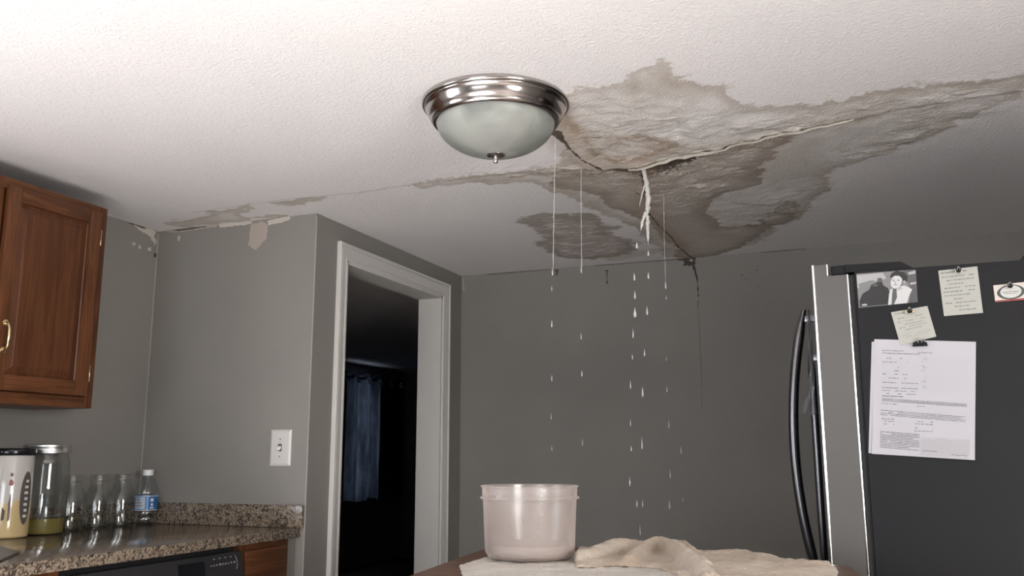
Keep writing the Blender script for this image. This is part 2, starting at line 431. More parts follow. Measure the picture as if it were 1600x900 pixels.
# torn paper edge hanging along the joint, child of the ceiling
def ribbon(pts, w0, w1, name, mat, parent, drop=.012, seed=1, n=160):
    rnd = random.Random(seed); P_ = [Vector(p) for p in pts]
    ls = [0]
    for a, b in zip(P_, P_[1:]): ls.append(ls[-1]+(b-a).length)
    t = bmesh.new(); rows = []
    for i in range(n+1):
        s = ls[-1]*i/n; j = max(k for k in range(len(ls)) if ls[k] <= s+1e-9); j = min(j, len(P_)-2)
        f = (s-ls[j])/(ls[j+1]-ls[j]); p = P_[j].lerp(P_[j+1], f); d = (P_[j+1]-P_[j]).normalized(); q = Vector((-d.y, d.x, 0))
        e = math.sin(math.pi*min(1, max(0, i/n)))**.5
        nz = mnoise.noise(Vector((s*14, seed, 0))); nz2 = mnoise.noise(Vector((s*45, seed+4, 0)))
        wd = (w0+(w1-w0)*i/n)*e*(1+.5*nz+.3*nz2)+.001
        dz = drop*e*(1+.6*nz)
        rows.append([t.verts.new(p + q*(k-.6)*wd + Vector((0, 0, -.002-dz*(k**1.4)))) for k in (0, .35, .7, 1)] +
                    [t.verts.new(p + q*.4*wd + Vector((0, 0, .004-dz)))])
    for a, b in zip(rows, rows[1:]):
        for k in range(4): t.faces.new((a[k], a[k+1], b[k+1], b[k]))
    m = MB(); m.add(t); o = m.build(name, mat, parent, angle=80)
    return o
TORN = plain('torn_board_paper', (.66, .62, .55), .8)
def seam_pts(a, b, off, z): 
    return [(x, float(np.interp(x, seam_x, seam_y))+off, z) for x in np.linspace(a, b, 24)]
def zat(x, off):
    i = min(max(int(np.searchsorted(gx, x)), 1), nx-1); y = float(np.interp(x, seam_x, seam_y))+off; j = min(max(int(np.searchsorted(gy, y)), 1), ny-1)
    return float(min(zc[i-1:i+1, j-2:j+1].min(), H))
def seam3(a, b): return [(x, float(np.interp(x, seam_x, seam_y))-.006, zat(x, -.012)) for x in np.linspace(a, b, 24)]
ribbon(seam3(mid-.05, mid+.36), .020, .026, 'torn_paper_edge', TORN, ceil, .005, 3)
ribbon(seam3(mid+.30, sx1+.16), .020, .004, 'torn_paper_edge', TORN, ceil, .003, 5)


# ================================================================== walls
def wall(name, a, b, mat, **k): return struct(MB().box(a, b).build(name, mat, smooth=False))
def wall_open(name, fixed, ax, thick, rng, zr, holes, mat):
    """wall in the plane ax=fixed with rectangular openings (u0,u1,z0,z1), sorted"""
    m = MB(); u = rng[0]
    def bx(u0, u1, z0, z1):
        if u1-u0 < 1e-4 or z1-z0 < 1e-4: return
        if ax == 0: m.box((fixed, u0, z0), (fixed+thick, u1, z1))
        else: m.box((u0, fixed, z0), (u1, fixed+thick, z1))
    for h in holes:
        bx(u, h[0], *zr); bx(h[0], h[1], zr[0], h[2]); bx(h[0], h[1], h[3], zr[1]); u = h[1]
    bx(u, rng[1], *zr)
    return struct(m.build(name, mat, smooth=False))
DO = (3.985, 5.14, 0, 2.255)           # doorway opening in the wall x=X1
wall_open('wall_left', XL, 0, -.12, (YF, Y0), (0, H+.05), [(LW[0], LW[1], LW[2], LW[3])], WALL)
wall('wall_corner', (XL-.12, Y0, 0), (X1-.001, Y0+.12, H+.05), WALL)
wall_open('wall_doorway', X1, 0, DX-X1, (Y0+.0005, Y2), (0, H+.05), [DO], WALL)
wall('wall_back', (DX, Y2, 0), (XR+.1, Y2+.12, H+.05), WALL)
wall_open('wall_right', XR, 0, .1, (YF, Y2), (0, H+.05), [WN], WALL)
wall_open('wall_front', YF, 1, -.1, (XL-.12, XR+.1), (0, H+.05), [PD], WALL)
def floor_mat():
    t = NT('tan_vinyl_floor'); c = t.coord()
    br = t.n('ShaderNodeTexBrick'); t.t.links.new(c, br.inputs[0]); br.inputs['Scale'].default_value = 3.3; br.offset = 0
    br.inputs['Color1'].default_value = (.54, .50, .47, 1); br.inputs['Color2'].default_value = (.50, .465, .43, 1); br.inputs['Mortar'].default_value = (.33, .28, .23, 1)
    br.inputs['Mortar Size'].default_value = .01; br.inputs['Brick Width'].default_value = 1; br.inputs['Row Height'].default_value = 1
    t.set(color=t.mix(t.math('MULTIPLY', t.noise(c, 9, 4), .3), br.outputs[0], (.60, .56, .52)), rough=.45); return t.m
FLOOR = floor_mat()
wall('floor', (XL-.12, YF-.1, -.06), (XR+.1, Y2+.12, 0), FLOOR)
FLOOR2 = wood('dark_floor_boards', 1, (.07, .04, .03), (.03, .018, .012), .5, .6)
# the next room
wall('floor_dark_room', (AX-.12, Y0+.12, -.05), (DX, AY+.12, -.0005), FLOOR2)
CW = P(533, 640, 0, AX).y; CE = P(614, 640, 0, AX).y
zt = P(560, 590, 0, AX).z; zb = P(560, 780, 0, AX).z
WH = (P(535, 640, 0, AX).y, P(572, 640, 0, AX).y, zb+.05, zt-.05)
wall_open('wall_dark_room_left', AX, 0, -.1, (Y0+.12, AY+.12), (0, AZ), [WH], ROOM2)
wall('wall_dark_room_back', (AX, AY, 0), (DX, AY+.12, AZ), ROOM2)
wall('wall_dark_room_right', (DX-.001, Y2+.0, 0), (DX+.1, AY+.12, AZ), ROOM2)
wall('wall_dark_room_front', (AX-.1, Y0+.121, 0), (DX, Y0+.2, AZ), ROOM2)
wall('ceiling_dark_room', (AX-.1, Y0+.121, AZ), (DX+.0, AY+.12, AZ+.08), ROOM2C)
light('sky_dark_room', 'AREA', (AX-.06, (WH[0]+WH[1])/2, (WH[2]+WH[3])/2), (0, R(-90), 0), .28, (.82, .90, 1), WH[3]-WH[2], WH[1]-WH[0])
# door casing and lining
def casing(m, x, y0, y1, z1, wd, dx):
    """moulded casing: stepped profile swept round three sides of the opening"""
    prof = [(0, 0), (0, .010), (.006, .014), (.016, .010), (.024, .012), (wd*.55, .017), (wd*.72, .019), (wd*.80, .014), (wd*.86, .022), (wd-.004, .024), (wd, .020), (wd, 0)]
    t = bmesh.new(); rings = []
    for (yy, zz, sy, sz) in ((y0, 0, -1, 0), (y0, z1, -1, 1), (y1, z1, 1, 1), (y1, 0, 1, 0)):
        rings.append([t.verts.new((x+dx*b, yy+sy*a, zz+sz*a)) for a, b in prof])
    for a, b in zip(rings, rings[1:]):
        for k in range(len(prof)-1): t.faces.new((a[k], a[k+1], b[k+1], b[k]))
    bmesh.ops.recalc_face_normals(t, faces=t.faces); m.add(t)
m = MB(); casing(m, X1, DO[0], DO[1], DO[3], .085, 1); o = m.build('trim_1', TRIM, angle=25); struct(o)
m = MB(); casing(m, DX, DO[0], DO[1], DO[3], .085, -1); struct(m.build('trim_2', TRIM, angle=25))
m = MB(); m.box((DX-.004, DO[0], 0), (X1+.004, DO[0]+.018, DO[3])).box((DX-.004, DO[1]-.018, 0), (X1+.004, DO[1], DO[3])).box((DX-.004, DO[0], DO[3]-.018), (X1+.004, DO[1], DO[3]))
struct(m.build('trim_3', TRIM, smooth=False))
# baseboards (kitchen)
def base(name, a, b): struct(MB().box(a, b, .004).build(name, TRIM))
base('baseboard_back', (X1, Y2-.014, 0), (XR, Y2, .10)); base('baseboard_right', (XR-.014, YF, 0), (XR, Y2-.015, .10))
base('baseboard_doorway', (X1, DO[1]+.087, 0), (X1+.014, Y2-.015, .10))
# white outer corner bead, caulk lines
BEAD = plain('pale_corner_bead', (.36, .34, .31), .6)
m = MB(); m.tube([(X1+.0005, Y0-.0005, z) for z in np.linspace(.0, H-.02, 30)], .0032, 6); struct(m.build('trim_4', BEAD))
m = MB(); m.tube([(XL+.001, Y0-.001, z) for z in np.linspace(1.03, H-.02, 30)], .0028, 6); struct(m.build('trim_5', BEAD))
# windows behind the camera
def window(name, ax, fixed, u0, u1, z0, z1, mull):
    m = MB(); t = .05
    def bx(a, b, c, d):
        if ax == 1: m.box((a, fixed-.08, c), (b, fixed-.03, d))
        else: m.box((fixed-.08, a, c), (fixed-.03, b, d))
    bx(u0, u0+t, z0, z1); bx(u1-t, u1, z0, z1); bx(u0+t, u1-t, z0, z0+t); bx(u0+t, u1-t, z1-t, z1)
    c = (u0+u1)/2
    if mull: bx(c-.03, c+.03, z0+t, z1-t)
    return struct(m.build(name, TRIM, smooth=False))
window('window_4', 1, YF, *PD, True); window('window_1', 0, XR+.11, *WN, True); window('window_2', 0, XL, *LW, True)

# peeled paint and cracks on the walls (raised flakes, children of their walls)
def blob(pts, ax, v, off, name, mat, parent, amp=.01, sub=10, seed=0, th=.0015):
    """ragged patch: pixel outline -> points on the wall plane, edge roughened"""
    W = [P(x, y, ax, v) for x, y in pts]; out = []
    n = len(W)
    for i in range(n):
        a, b = W[i], W[(i+1) % n]; d = (b-a); L = d.length; nn = Vector((0, 0, 0))
        q = d.normalized().cross(Vector([1 if k == ax else 0 for k in range(3)]))
        for k in range(sub):
            p = a + d*(k/sub); e = mnoise.noise(p*38+Vector((seed, 0, 0)))+.6*mnoise.noise(p*110+Vector((seed, 3, 0)))
            out.append(p + q*e*amp*1.2*min(1, L/.012))
    dn = Vector((0, 0, 0)); dn[ax] = off
    out = [p+dn*.3 for p in out]
    m = MB(); t = bmesh.new(); vs = [t.verts.new(p) for p in out]
    f = t.faces.new(vs); e = bmesh.ops.extrude_face_region(t, geom=[f])
    for g in e['geom']:
        if isinstance(g, bmesh.types.BMVert): g.co += dn.normalized()*th
    bmesh.ops.triangulate(t, faces=t.faces); bmesh.ops.recalc_face_normals(t, faces=t.faces); m.add(t)
    return m.build(name, mat, parent, smooth=False)
WC = bpy.data.objects['wall_corner']; WB = bpy.data.objects['wall_back']; WLf = bpy.data.objects['wall_left']; WD = bpy.data.objects['wall_doorway']
PINK = paint_mat('bare_pinkish_plaster', (.40, .345, .31), (.34, .30, .27), .2)
PALE = paint_mat('bare_pale_plaster', (.52, .48, .43), (.44, .41, .37), .2)
GRIME = plain('wet_brown_grime', (.035, .022, .016), .6)
GRIME2 = plain('brown_grime_line', (.09, .065, .05), .7)
blob([(393,352),(410,345),(418,352),(417,372),(408,384),(400,391),(389,384),(390,368)], 1, Y0, -.001, 'peeled_patch', PINK, WC, .008, seed=1)
blob([(418,345),(452,338),(455,342),(440,348),(420,352)], 1, Y0, -.001, 'peeled_patch', PALE, WC, .004, seed=2)
blob([(340,350),(380,347),(395,346),(392,350),(370,353),(345,356)], 1, Y0, -.001, 'peeled_patch', PALE, WC, .004, seed=3)
blob([(252,360),(300,355),(340,351),(338,355),(300,360),(268,364)], 1, Y0, -.001, 'peeled_patch', PINK, WC, .004, seed=4)
blob([(278,370),(282,368),(281,377),(278,376)], 1, Y0, -.001, 'peeled_patch', PALE, WC, .002, seed=5)
blob([(352,345),(385,340),(420,338),(400,342),(372,347)], 1, Y0, -.002, 'crack_line', GRIME2, WC, .004, seed=6)
blob([(262,360),(320,353),(322,355),(280,361)], 1, Y0, -.002, 'crack_line', GRIME2, WC, .003, seed=16)
blob([(200,346),(215,350),(232,356),(243,362),(242,385),(236,372),(222,362),(205,352)], 0, XL, .001, 'peeled_patch', PALE, WLf, .012, seed=7)
blob([(206,378),(212,380),(211,384),(206,383)], 0, XL, .001, 'peeled_patch', PALE, WLf, .004, seed=8)
blob([(216,384),(219,383),(220,388),(217,389)], 0, XL, .001, 'peeled_patch', PALE, WLf, .003, seed=9)
blob([(230,388),(235,387),(236,392),(232,392)], 0, XL, .001, 'peeled_patch', PALE, WLf, .003, seed=10)
blob([(196,345),(212,349),(228,357),(212,353)], 0, XL, .002, 'crack_line', GRIME2, WLf, .006, seed=11)
blob([(240,396),(245,395),(245,402),(240,402)], 0, XL, .002, 'crack_line', GRIME2, WLf, .003, seed=12)
blob([(1059,406),(1072,402),(1086,401),(1088,412),(1082,415),(1075,417),(1067,416),(1067,410)], 1, Y2, -.002, 'hole', GRIME, WB, .012, seed=13)
blob([(1077,405.5),(1082,405),(1083,408),(1079,409)], 1, Y2, -.006, 'peeled_patch', PINK, WB, .003, seed=14)
blob([(1080,412),(1085,412),(1088,424),(1091,438),(1092,460),(1091,480),(1090.4,480),(1090.5,460),(1089,440),(1086,428)], 1, Y2, -.002, 'crack_line', GRIME, WB, .005, seed=15)
RUN = paint_mat('dried_drip_run', (.19, .175, .155), (.18, .165, .15))
blob([(1090.6,480),(1092,480),(1096,560),(1098,640),(1097,640),(1094,560)], 1, Y2, -.002, 'drip_run', RUN, WB, .002, seed=18)
blob([(945,422),(951,422),(949.5,426),(949,438),(951,442),(948,445),(946.5,441),(948,438),(947.5,426)], 1, Y2, -.002, 'drip_run', GRIME2, WB, .002, seed=19)
blob([(866,421),(873,421),(871,428),(869,431),(869,426)], 1, Y2, -.002, 'drip_run', GRIME2, WB, .003, seed=20)
blob([(722,434),(724,434),(726,453),(724,456),(723,450)], 1, Y2, -.001, 'drip_run', BEAD, WB, .001, seed=21)
SPK = plain('faint_brown_speck', (.13, .115, .10), .7)
for k, (x, y, s) in enumerate([(1004,438,1.6),(1011,435,1),(1028,455,1.3),(1049,481,1),(1160,430,2.2),(1166,436,1.6),(1182,422,2.2),(1184,416,2),(1158,434,1.4),(1131,431,1.3),(1187,449,2),(1140,420,1.4),(1068,498,1.6),(1072,502,1.3),(1024,446,.9)]):
    s *= .62
    blob([(x-s, y-s*.6), (x+s*.5, y-s), (x+s, y+s*.4), (x-s*.3, y+s)], 1, Y2, -.001, 'speck', SPK, WB, .004, 3, seed=30+k)
# grimy joint between the ceiling and the back wall
m = MB()
for a, b in ((760, 860), (930, 1062), (1190, 1260)):
    pts = []
    for k in range(40):
        px = a+(b-a)*k/39; q = P(px, 400, 1, Y2); pts.append((q.x, Y2-.002, H-.036+.006*mnoise.noise(Vector((px*.2, 0, 0)))-.002))
    m.tube(pts, [.0015+.002*abs(mnoise.noise(Vector((p[0]*9, 5, 0)))) for p in pts], 6)
# (kept tight under the ceiling line)
for v in m.bm.verts: v.co.z += .034
m.build('joint_grime', GRIME2, WB)

# ================================================================== ceiling lamp
LC = Vector((-1.128, 2.705, H-.012))
lamp = thing('ceiling_lamp', LC, 'flush ceiling lamp with nickel ring and frosted glass bowl, mounted beside the leaking joint', 'ceiling light')
m = MB(); m.lathe([(0.10, .014), (.250, .014), (.2535, .004), (.2535, -.006), (.250, -.010), (.2455, -.011), (.244, -.015), (.2415, -.017), (.239, -.020), (.236, -.028), (.232, -.039), (.2265, -.049), (.2215, -.054), (.221, -.058), (.217, -.064), (.2105, -.068), (.2055, -.068), (.2025, -.063), (.200, -.055)], LC, 128)
m.build('ring', NICKEL, lamp, angle=50)
def alabaster():
    t = NT('frosted_alabaster_glass'); c = t.coord()
    n = t.noise(c, 5.5, 3, .5, .8)
    t.set(color=t.mix(t.mr(n, .35, .65), (.19, .20, .18), (.33, .34, .315)), rough=.38, spec=.5)
    t.put(t.b.inputs['Subsurface Weight'], .25); t.put(t.b.inputs['Subsurface Radius'], (.03, .03, .03))
    return t.m
m = MB(); m.lathe([(.2035*math.cos(a), -.060-.117*math.sin(a)) for a in np.linspace(0, math.pi/2, 28)], LC, 96)
m.build('glass_bowl', alabaster(), lamp, angle=80)
m = MB(); zf = -.177
m.lathe([(0, zf+.004), (.026, zf+.003), (.031, zf), (.031, zf-.003), (.026, zf-.007), (.015, zf-.0095), (.008, zf-.011), (.0065, zf-.016), (.008, zf-.019), (.0085, zf-.024), (.006, zf-.029), (0, zf-.031)], LC, 40)
m.build('finial', NICKEL, lamp, angle=50)

# ================================================================== upper cabinet
XC = XL+.33
cy0 = 2.10; cy1 = 3.033; cz0 = 1.449; cz1 = 2.358
cab = thing('wall_cabinet', ((XL+XC)/2, (cy0+cy1)/2, cz0), 'oak upper cabinet with raised panel door and brass pull, high on the left wall', 'cabinet')
m = MB(); m.box((XL+.001, cy0, cz0+.01), (XC-.0201, cy1, cz1)).box((XL+.001, cy0, cz0), (XC-.0201, cy1-.0, cz0+.009))
m.build('body', OAKV, cab, smooth=False)
for a, b in ((cy1-.04, cy1), (2.44, 2.50), (cy0, cy0+.04)): MB().box((XC-.02, a, cz0), (XC, b, cz1), .001).build('face_stile', OAKV, cab)
for a, b in ((cy0+.0405, 2.4395), (2.5005, cy1-.0405)):
    for z_ in (cz0, cz1-.045): MB().box((XC-.02, a, z_), (XC, b, z_+.045), .001).build('face_rail', OAKH, cab)
def cab_door(y0, y1, z0, z1, parent, hinge, side=1, dh=None, x=XC, fr=.062):
    d = bpy.data.objects.new('door', None)
    xo = x+.002; xt = x+.021
    m = MB(); e = .0035
    m.box((xo, y0, z0), (xt, y0+fr, z1), e).box((xo, y1-fr, z0), (xt, y1, z1), e)
    dr = m.build('door', OAKV, parent)
    for z_ in (z0, z1-fr): MB().box((xo, y0+fr, z_), (xt, y1-fr, z_+fr), e).build('door_rail', OAKH, dr)
    # raised panel: sloping field
    t = bmesh.new(); a0, a1, b0, b1 = y0+fr, y1-fr, z0+fr, z1-fr; rings = []
    for ins, xx in ((0, xo+.006), (.004, xo+.003), (.007, xo+.003), (.035, xo+.011), (.038, xo+.0125)):
        rings.append([t.verts.new((xx, yy, zz)) for yy, zz in ((a0+ins, b0+ins), (a1-ins, b0+ins), (a1-ins, b1-ins), (a0+ins, b1-ins))])
    for r_, s_ in zip(rings, rings[1:]):
        for k in range(4): t.faces.new((r_[k], r_[(k+1) % 4], s_[(k+1) % 4], s_[k]))
    t.faces.new(rings[-1]); bmesh.ops.recalc_face_normals(t, faces=t.faces)
    m = MB(); m.add(t); m.build('door_panel', OAKP, dr, smooth=False)
    return dr
dr = cab_door(2.508, 2.985, 1.50, 2.325, cab, 1)
dr2 = cab_door(2.13, 2.43, 1.50, 2.325, cab, 1)
for zz in (2.215, 1.60):
    m = MB(); m.tube([(XC+.005, 3.002, zz-.034), (XC+.005, 3.002, zz+.034)], .0045, 10).box((XC, 2.986, zz-.028), (XC+.003, 3.010, zz+.028))
    m.lathe([(0, .039), (.003, .037), (.0045, .034), (.0045, -.034), (.003, -.037), (0, -.039)], (XC+.005, 3.002, zz), 10)
    m.build('hinge', BRASS, cab)
# pull: bowed brass handle with end plates
hy = 2.563; hp = P(10, 545, 0, XC+.045)
m = MB(); z0, z1 = 1.655, 1.765
m.tube([(XC+.02, hy-.012, z1), (XC+.036, hy-.012, z1-.004), (XC+.046, hy-.012, z1-.022), (XC+.048, hy-.012, (z0+z1)/2), (XC+.046, hy-.012, z0+.022), (XC+.036, hy-.012, z0+.004), (XC+.02, hy-.012, z0)], [.006, .0055, .0055, .007, .0055, .0055, .006], 12)
m.lathe([(0, 0), (.012, 0), (.013, .002), (.009, .004), (0, .005)], (XC+.021, hy-.012, z1), 20, 'X').lathe([(0, 0), (.012, 0), (.013, .002), (.009, .004), (0, .005)], (XC+.021, hy-.012, z0), 20, 'X')
m.build('handle', BRASS, dr)

# ================================================================== counter run
XF = X1-.02
ct = thing('countertop', ((XL+XF)/2, 2.6, CT-.04), 'long speckled tan and brown granite worktop along the left wall', 'countertop')
m = MB(); m.box((XL+.001, .3, CT-.042), (XF, Y0-.001, CT), .003).build('slab', GRAN, ct)
MB().box((XL+.001, Y0-.021, CT+.0005), (X1-.003, Y0-.001, CT+.103), .002).build('backsplash', GRAN, ct)
MB().box((XL+.001, .3, CT+.0005), (XL+.021, Y0-.0215, CT+.103), .002).build('backsplash', GRAN, ct)
XB = XF-.025
def oakbase(y0, y1, name, label, drawer=True, panels=1):
    c = thing(name, ((XL+XB)/2, (y0+y1)/2, 0), label, 'cabinet')
    MB().box((XL+.002, y0, .10), (XB-.0201, y1, CT-.043)).box((XL+.002, y0, 0), (XB-.08, y1, .0995)).build('body', OAKV, c, smooth=False)
    for a, b in ((y0, y0+.04), (y1-.04, y1)): MB().box((XB-.02, a, .10), (XB, b, CT-.043), .001).build('face_stile', OAKV, c)
    for a, b in ((CT-.08, CT-.043), (.10, .14), (.66, .69)): MB().box((XB-.02, y0+.0405, a), (XB, y1-.0405, b), .001).build('face_rail', OAKH, c)
    d = MB().box((XB+.001, y0+.025, .70), (XB+.02, y1-.025, CT-.07), .006).build('drawer', OAKH, c)
    cab_door(y0+.03, y1-.03, .13, .65, c, 1, x=XB)
    return c
oakbase(3.292, 3.640, 'base_cabinet', 'oak base cabinet with drawer, between the dishwasher and the doorway corner')
MB().box((XB-.02, 3.6405, 0), (XB-.002, Y0-.0005, CT-.043)).build('trim_6', WALL, smooth=False)['kind'] = 'structure'
oakbase(1.30, 2.352, 'base_cabinet', 'oak base cabinet under the worktop, left of the dishwasher')
# dishwasher
BLK = plain('black_appliance_plastic', (.022, .022, .024), .32); BLK2 = plain('black_display_glass', (.006, .006, .008), .08); GREYP = plain('grey_print', (.28, .28, .28), .5)
dw = thing('dishwasher', ((XL+XB)/2, 2.82, 0), 'black dishwasher with control panel, under the granite worktop', 'dishwasher')
MB().box((XL+.02, 2.355, .0), (XB-.03, 3.288, CT-.045)).build('body', BLK, dw, smooth=False)
MB().box((XB-.028, 2.357, .12), (XB+.012, 3.286, .685), .006).build('door', BLK, dw)
m = MB(); m.poly([(XB-.028, 2.357, .69), (XB+.03, 2.357, .69), (XB+.034, 2.357, .73), (XB+.012, 2.357, CT-.066), (XB-.028, 2.357, CT-.066)], .929, (0, 1, 0))
pn = m.build('control_panel', BLK, dw, smooth=False)
def panx(z): return XB+.034+(.012-.034)*(z-.73)/(CT-.066-.73)
def pan_rect(m, y0, y1, z0, z1, o=.0008):
    m.poly([(panx(z0)+o, y0, z0), (panx(z0)+o, y1, z0), (panx(z1)+o, y1, z1), (panx(z1)+o, y0, z1)], .001, (1, 0, 0))
m = MB(); pan_rect(m, 2.90, 3.05, .765, .825); m.build('display', BLK2, pn, smooth=False)
m = MB(); rnd = random.Random(4)
for k in range(9): pan_rect(m, 3.085+k*.018, 3.085+k*.018+.006+rnd.random()*.006, .80, .804+rnd.random()*.004)
for k in range(4): pan_rect(m, 3.105+k*.035, 3.105+k*.035+.01, .825, .829)
m.build('button_marks', GREYP, pn, smooth=False)
m = MB(); m.tube([(panx(z)+.002, 3.24+.012*math.sin((z-.77)/.06*math.pi), z) for z in np.linspace(.775, .83, 10)], .0012, 6); m.build('trim_line', GREYP, pn)
# dark tray on the worktop, cut by the photo's left edge
TRAYM = plain('slate_grey_tray', (.055, .053, .052), .35)
q = [P(x, y, 2, CT+.001) for x, y in ((-45, 857), (0, 856), (30, 865), (-5, 881), (-70, 890))]
m = MB(); m.poly([(p.x, p.y, CT+.0008) for p in q], .008, (0, 0, 1)); o = m.build('tray', TRAYM, smooth=False)
tag(o, 'flat dark grey tray lying on the granite worktop at the left', 'tray')

# ---- vessels on the worktop
def foot(px, py, inset=None):
    p = P(px, py, 2, CT); return Vector((p.x, p.y, CT))
def col_at(px, y, py=800):     # worktop point seen in pixel column px at depth y
    a = P(px, py, 1, y); return Vector((a.x, y, CT+.0006))
# white canister with black lid
c0 = Vector((-3.40, 2.833, CT+.0006))
can = thing('canister', c0, 'white printed canister with glossy black lid, half full of pale yellow contents', 'canister')
def canm():
    t = NT('clear_printed_canister'); c = t.n('ShaderNodeTexCoord').outputs['Generated']; s = t.n('ShaderNodeSeparateXYZ'); t.t.links.new(c, s.inputs[0])
    t.set(color=t.mix(t.mr(t.math('ADD', s.outputs[2], t.math('MULTIPLY', t.math('SUBTRACT', t.noise(c, 4, 3), .5), .25)), .40, .47), (.55, .42, .22), (.52, .49, .46)), rough=.15, coat=.6); return t.m
rc = .086; KC = 1.40
m = MB(); m.lathe([(0, 0), (rc-.006, 0), (rc-.001, .004), (rc, .012), (rc, .328), (rc-.002, .334), (rc-.003, .338), (0, .338)], c0, 64); body = m.build('body', canm(), can, angle=60)
m = MB(); m.lathe([(rc-.004, .336), (rc+.002, .336), (rc+.005, .342), (rc+.005, .359), (rc+.001, .364), (rc-.006, .3655), (0, .3645)], c0, 64); m.build('lid', plain('glossy_black_lid', (.012, .012, .014), .12), can, angle=50)
def wrap(m, c, r, a0, a1, z0, z1, n=8, o=.0006):
    if c is c0: z0, z1 = z0*KC, z1*KC
    t = bmesh.new(); A = [t.verts.new((c.x+(r+o)*math.cos(a), c.y+(r+o)*math.sin(a), c.z+z0)) for a in np.linspace(a0, a1, n+1)]
    B = [t.verts.new((c.x+(r+o)*math.cos(a), c.y+(r+o)*math.sin(a), c.z+z1)) for a in np.linspace(a0, a1, n+1)]
    for k in range(n): t.faces.new((A[k], A[k+1], B[k+1], B[k]))
    m.add(t)
def wrap_pts(m, c, r, outline, o=.0006):
    """closed outline (angle, z) laid on a cylinder as a fan"""
    if c is c0: outline = [(a, z*KC) for a, z in outline]
    t = bmesh.new(); ca = sum(a for a, z in outline)/len(outline); cz = sum(z for a, z in outline)/len(outline)
    f = lambda a, z: t.verts.new((c.x+(r+o)*math.cos(a), c.y+(r+o)*math.sin(a), c.z+z))
    N = 4; rings = []
    for k in range(1, N+1): rings.append([f(ca+(a-ca)*k/N, cz+(z-cz)*k/N) for a, z in outline])
    c_ = f(ca, cz); n = len(outline)
    for i in range(n):
        j = (i+1) % n; t.faces.new((c_, rings[0][i], rings[0][j]))
        for k in range(N-1): t.faces.new((rings[k][i], rings[k+1][i], rings[k+1][j], rings[k][j]))
    m.add(t)
va = math.atan2(-c0.y, -c0.x)      # angle facing the camera
DKP = plain('dark_brown_print', (.05, .03, .03), .4); REDP = plain('dark_red_print', (.22, .04, .04), .4); WHP = plain('white_print', (.62, .62, .6), .4)
m = MB()
el = [(va+.82+.36*math.cos(t_)*.9, .115+.078*math.sin(t_)) for t_ in np.linspace(0, 2*math.pi, 28)[:-1]]
wrap_pts(m, c0, rc, el); m.build('oval_emblem', plain('grey_brown_print', (.10, .085, .075), .4), can)
m = MB(); rnd = random.Random(8)
for k in range(7):
    z = .058+k*.017
    wrap(m, c0, rc, va+.70+rnd.random()*.05, va+.93, z, z+.008, 4, .0012)
m.build('emblem_lettering', WHP, can)
m = MB()
wrap_pts(m, c0, rc, [(va-.05, .155), (va+.12, .150), (va+.17, .160), (va+.08, .170), (va-.02, .168)]); m.build('print_mark', REDP, can)
m = MB()
for o_ in ([(va+.02, .05), (va+.10, .052), (va+.12, .09), (va+.09, .125), (va+.05, .13), (va+.0, .10)], [(va-.02, .18), (va+.10, .178), (va+.13, .186), (va+.0, .19)], [(va-.25, .05), (va-.12, .055), (va-.1, .08), (va-.24, .09)]):
    m = MB(); wrap_pts(m, c0, rc, o_); m.build('print_mark', DKP, can)

def jar_profile(kind):
    if kind == 'tall':
        r = .089; return [(0, .0), (r-.010, 0), (r-.002, .005), (r, .015), (r, .30), (r-.003, .322), (r-.010, .336), (r-.011, .362)]
    r = .050; n = .029
    return [(a*1.29, b*1.53) for a, b in [(0, 0), (r-.007, 0), (r-.001, .005), (r, .012), (r, .082), (r-.002, .092), (r-.008, .106), (r-.015, .118), (n+.001, .132), (n, .136), (n, .140), (n+.003, .142), (n+.0035, .148), (n+.001, .151), (n, .154), (n+.0015, .158), (n+.002, .160), (n-.001, .161)]]
# tall jar
j0 = Vector((-3.408, 3.022, CT+.0006))
jar = thing('glass_jar', j0, 'tall clear glass jar with silver screw lid and olive coloured liquid at the bottom', 'jar')
m = MB(); m.lathe(jar_profile('tall'), j0, 64); m.build('glass', GLASS, jar, angle=60)
m = MB(); m.lathe([(0, .003), (.084, .003), (.0865, .008), (.0865, .066), (0, .066)], j0, 48)
def liq(name, col, tr=.5):
    t = NT(name); t.set(color=col, rough=.1, spec=.4); return t.m
m.build('liquid', liq('olive_brine', (.20, .16, .045)), jar, angle=40)
m = MB(); m.lathe([(.080, .345), (.087, .345), (.088, .350), (.0865, .353), (.0865, .370), (.088, .373), (.0865, .381), (.082, .384), (0, .3835)], j0, 64); m.build('lid', LIDM, jar, angle=40)
m = MB(); m.tube([(j0.x-.005, j0.y-.004, CT+.067), (j0.x+.001, j0.y+.005, CT+.17)], [.009, .005], 8); m.build('dregs_stick', plain('dull_blue_grey', (.10, .13, .16), .4), jar)
# three bottles
names = ['clear empty glass bottle beside the tall lidded jar, nearest of the three', 'middle one of three clear empty wide-necked glass bottles', 'clear empty glass bottle beside the blue labelled water bottle']
for k, y in enumerate((3.193, 3.342, 3.486)):
    c = Vector((-3.434+.004*k, y, CT+.0006))
    b = thing('glass_bottle', c, names[k], 'bottle', 'empty glass bottles on the worktop')
    m = MB(); m.lathe(jar_profile('b'), c, 56); m.build('glass', GLASS, b, angle=70)
    m = MB(); m.lathe([(0, .002), (.055, .002), (.0625, .009), (.0625, .015), (.055, .011), (0, .008)], c, 40); m.build('thick_base', thin_glass('jar_base_glass', (.78, .82, .80), .16, .8) if k == 0 else bpy.data.materials['jar_base_glass'], b, angle=40)
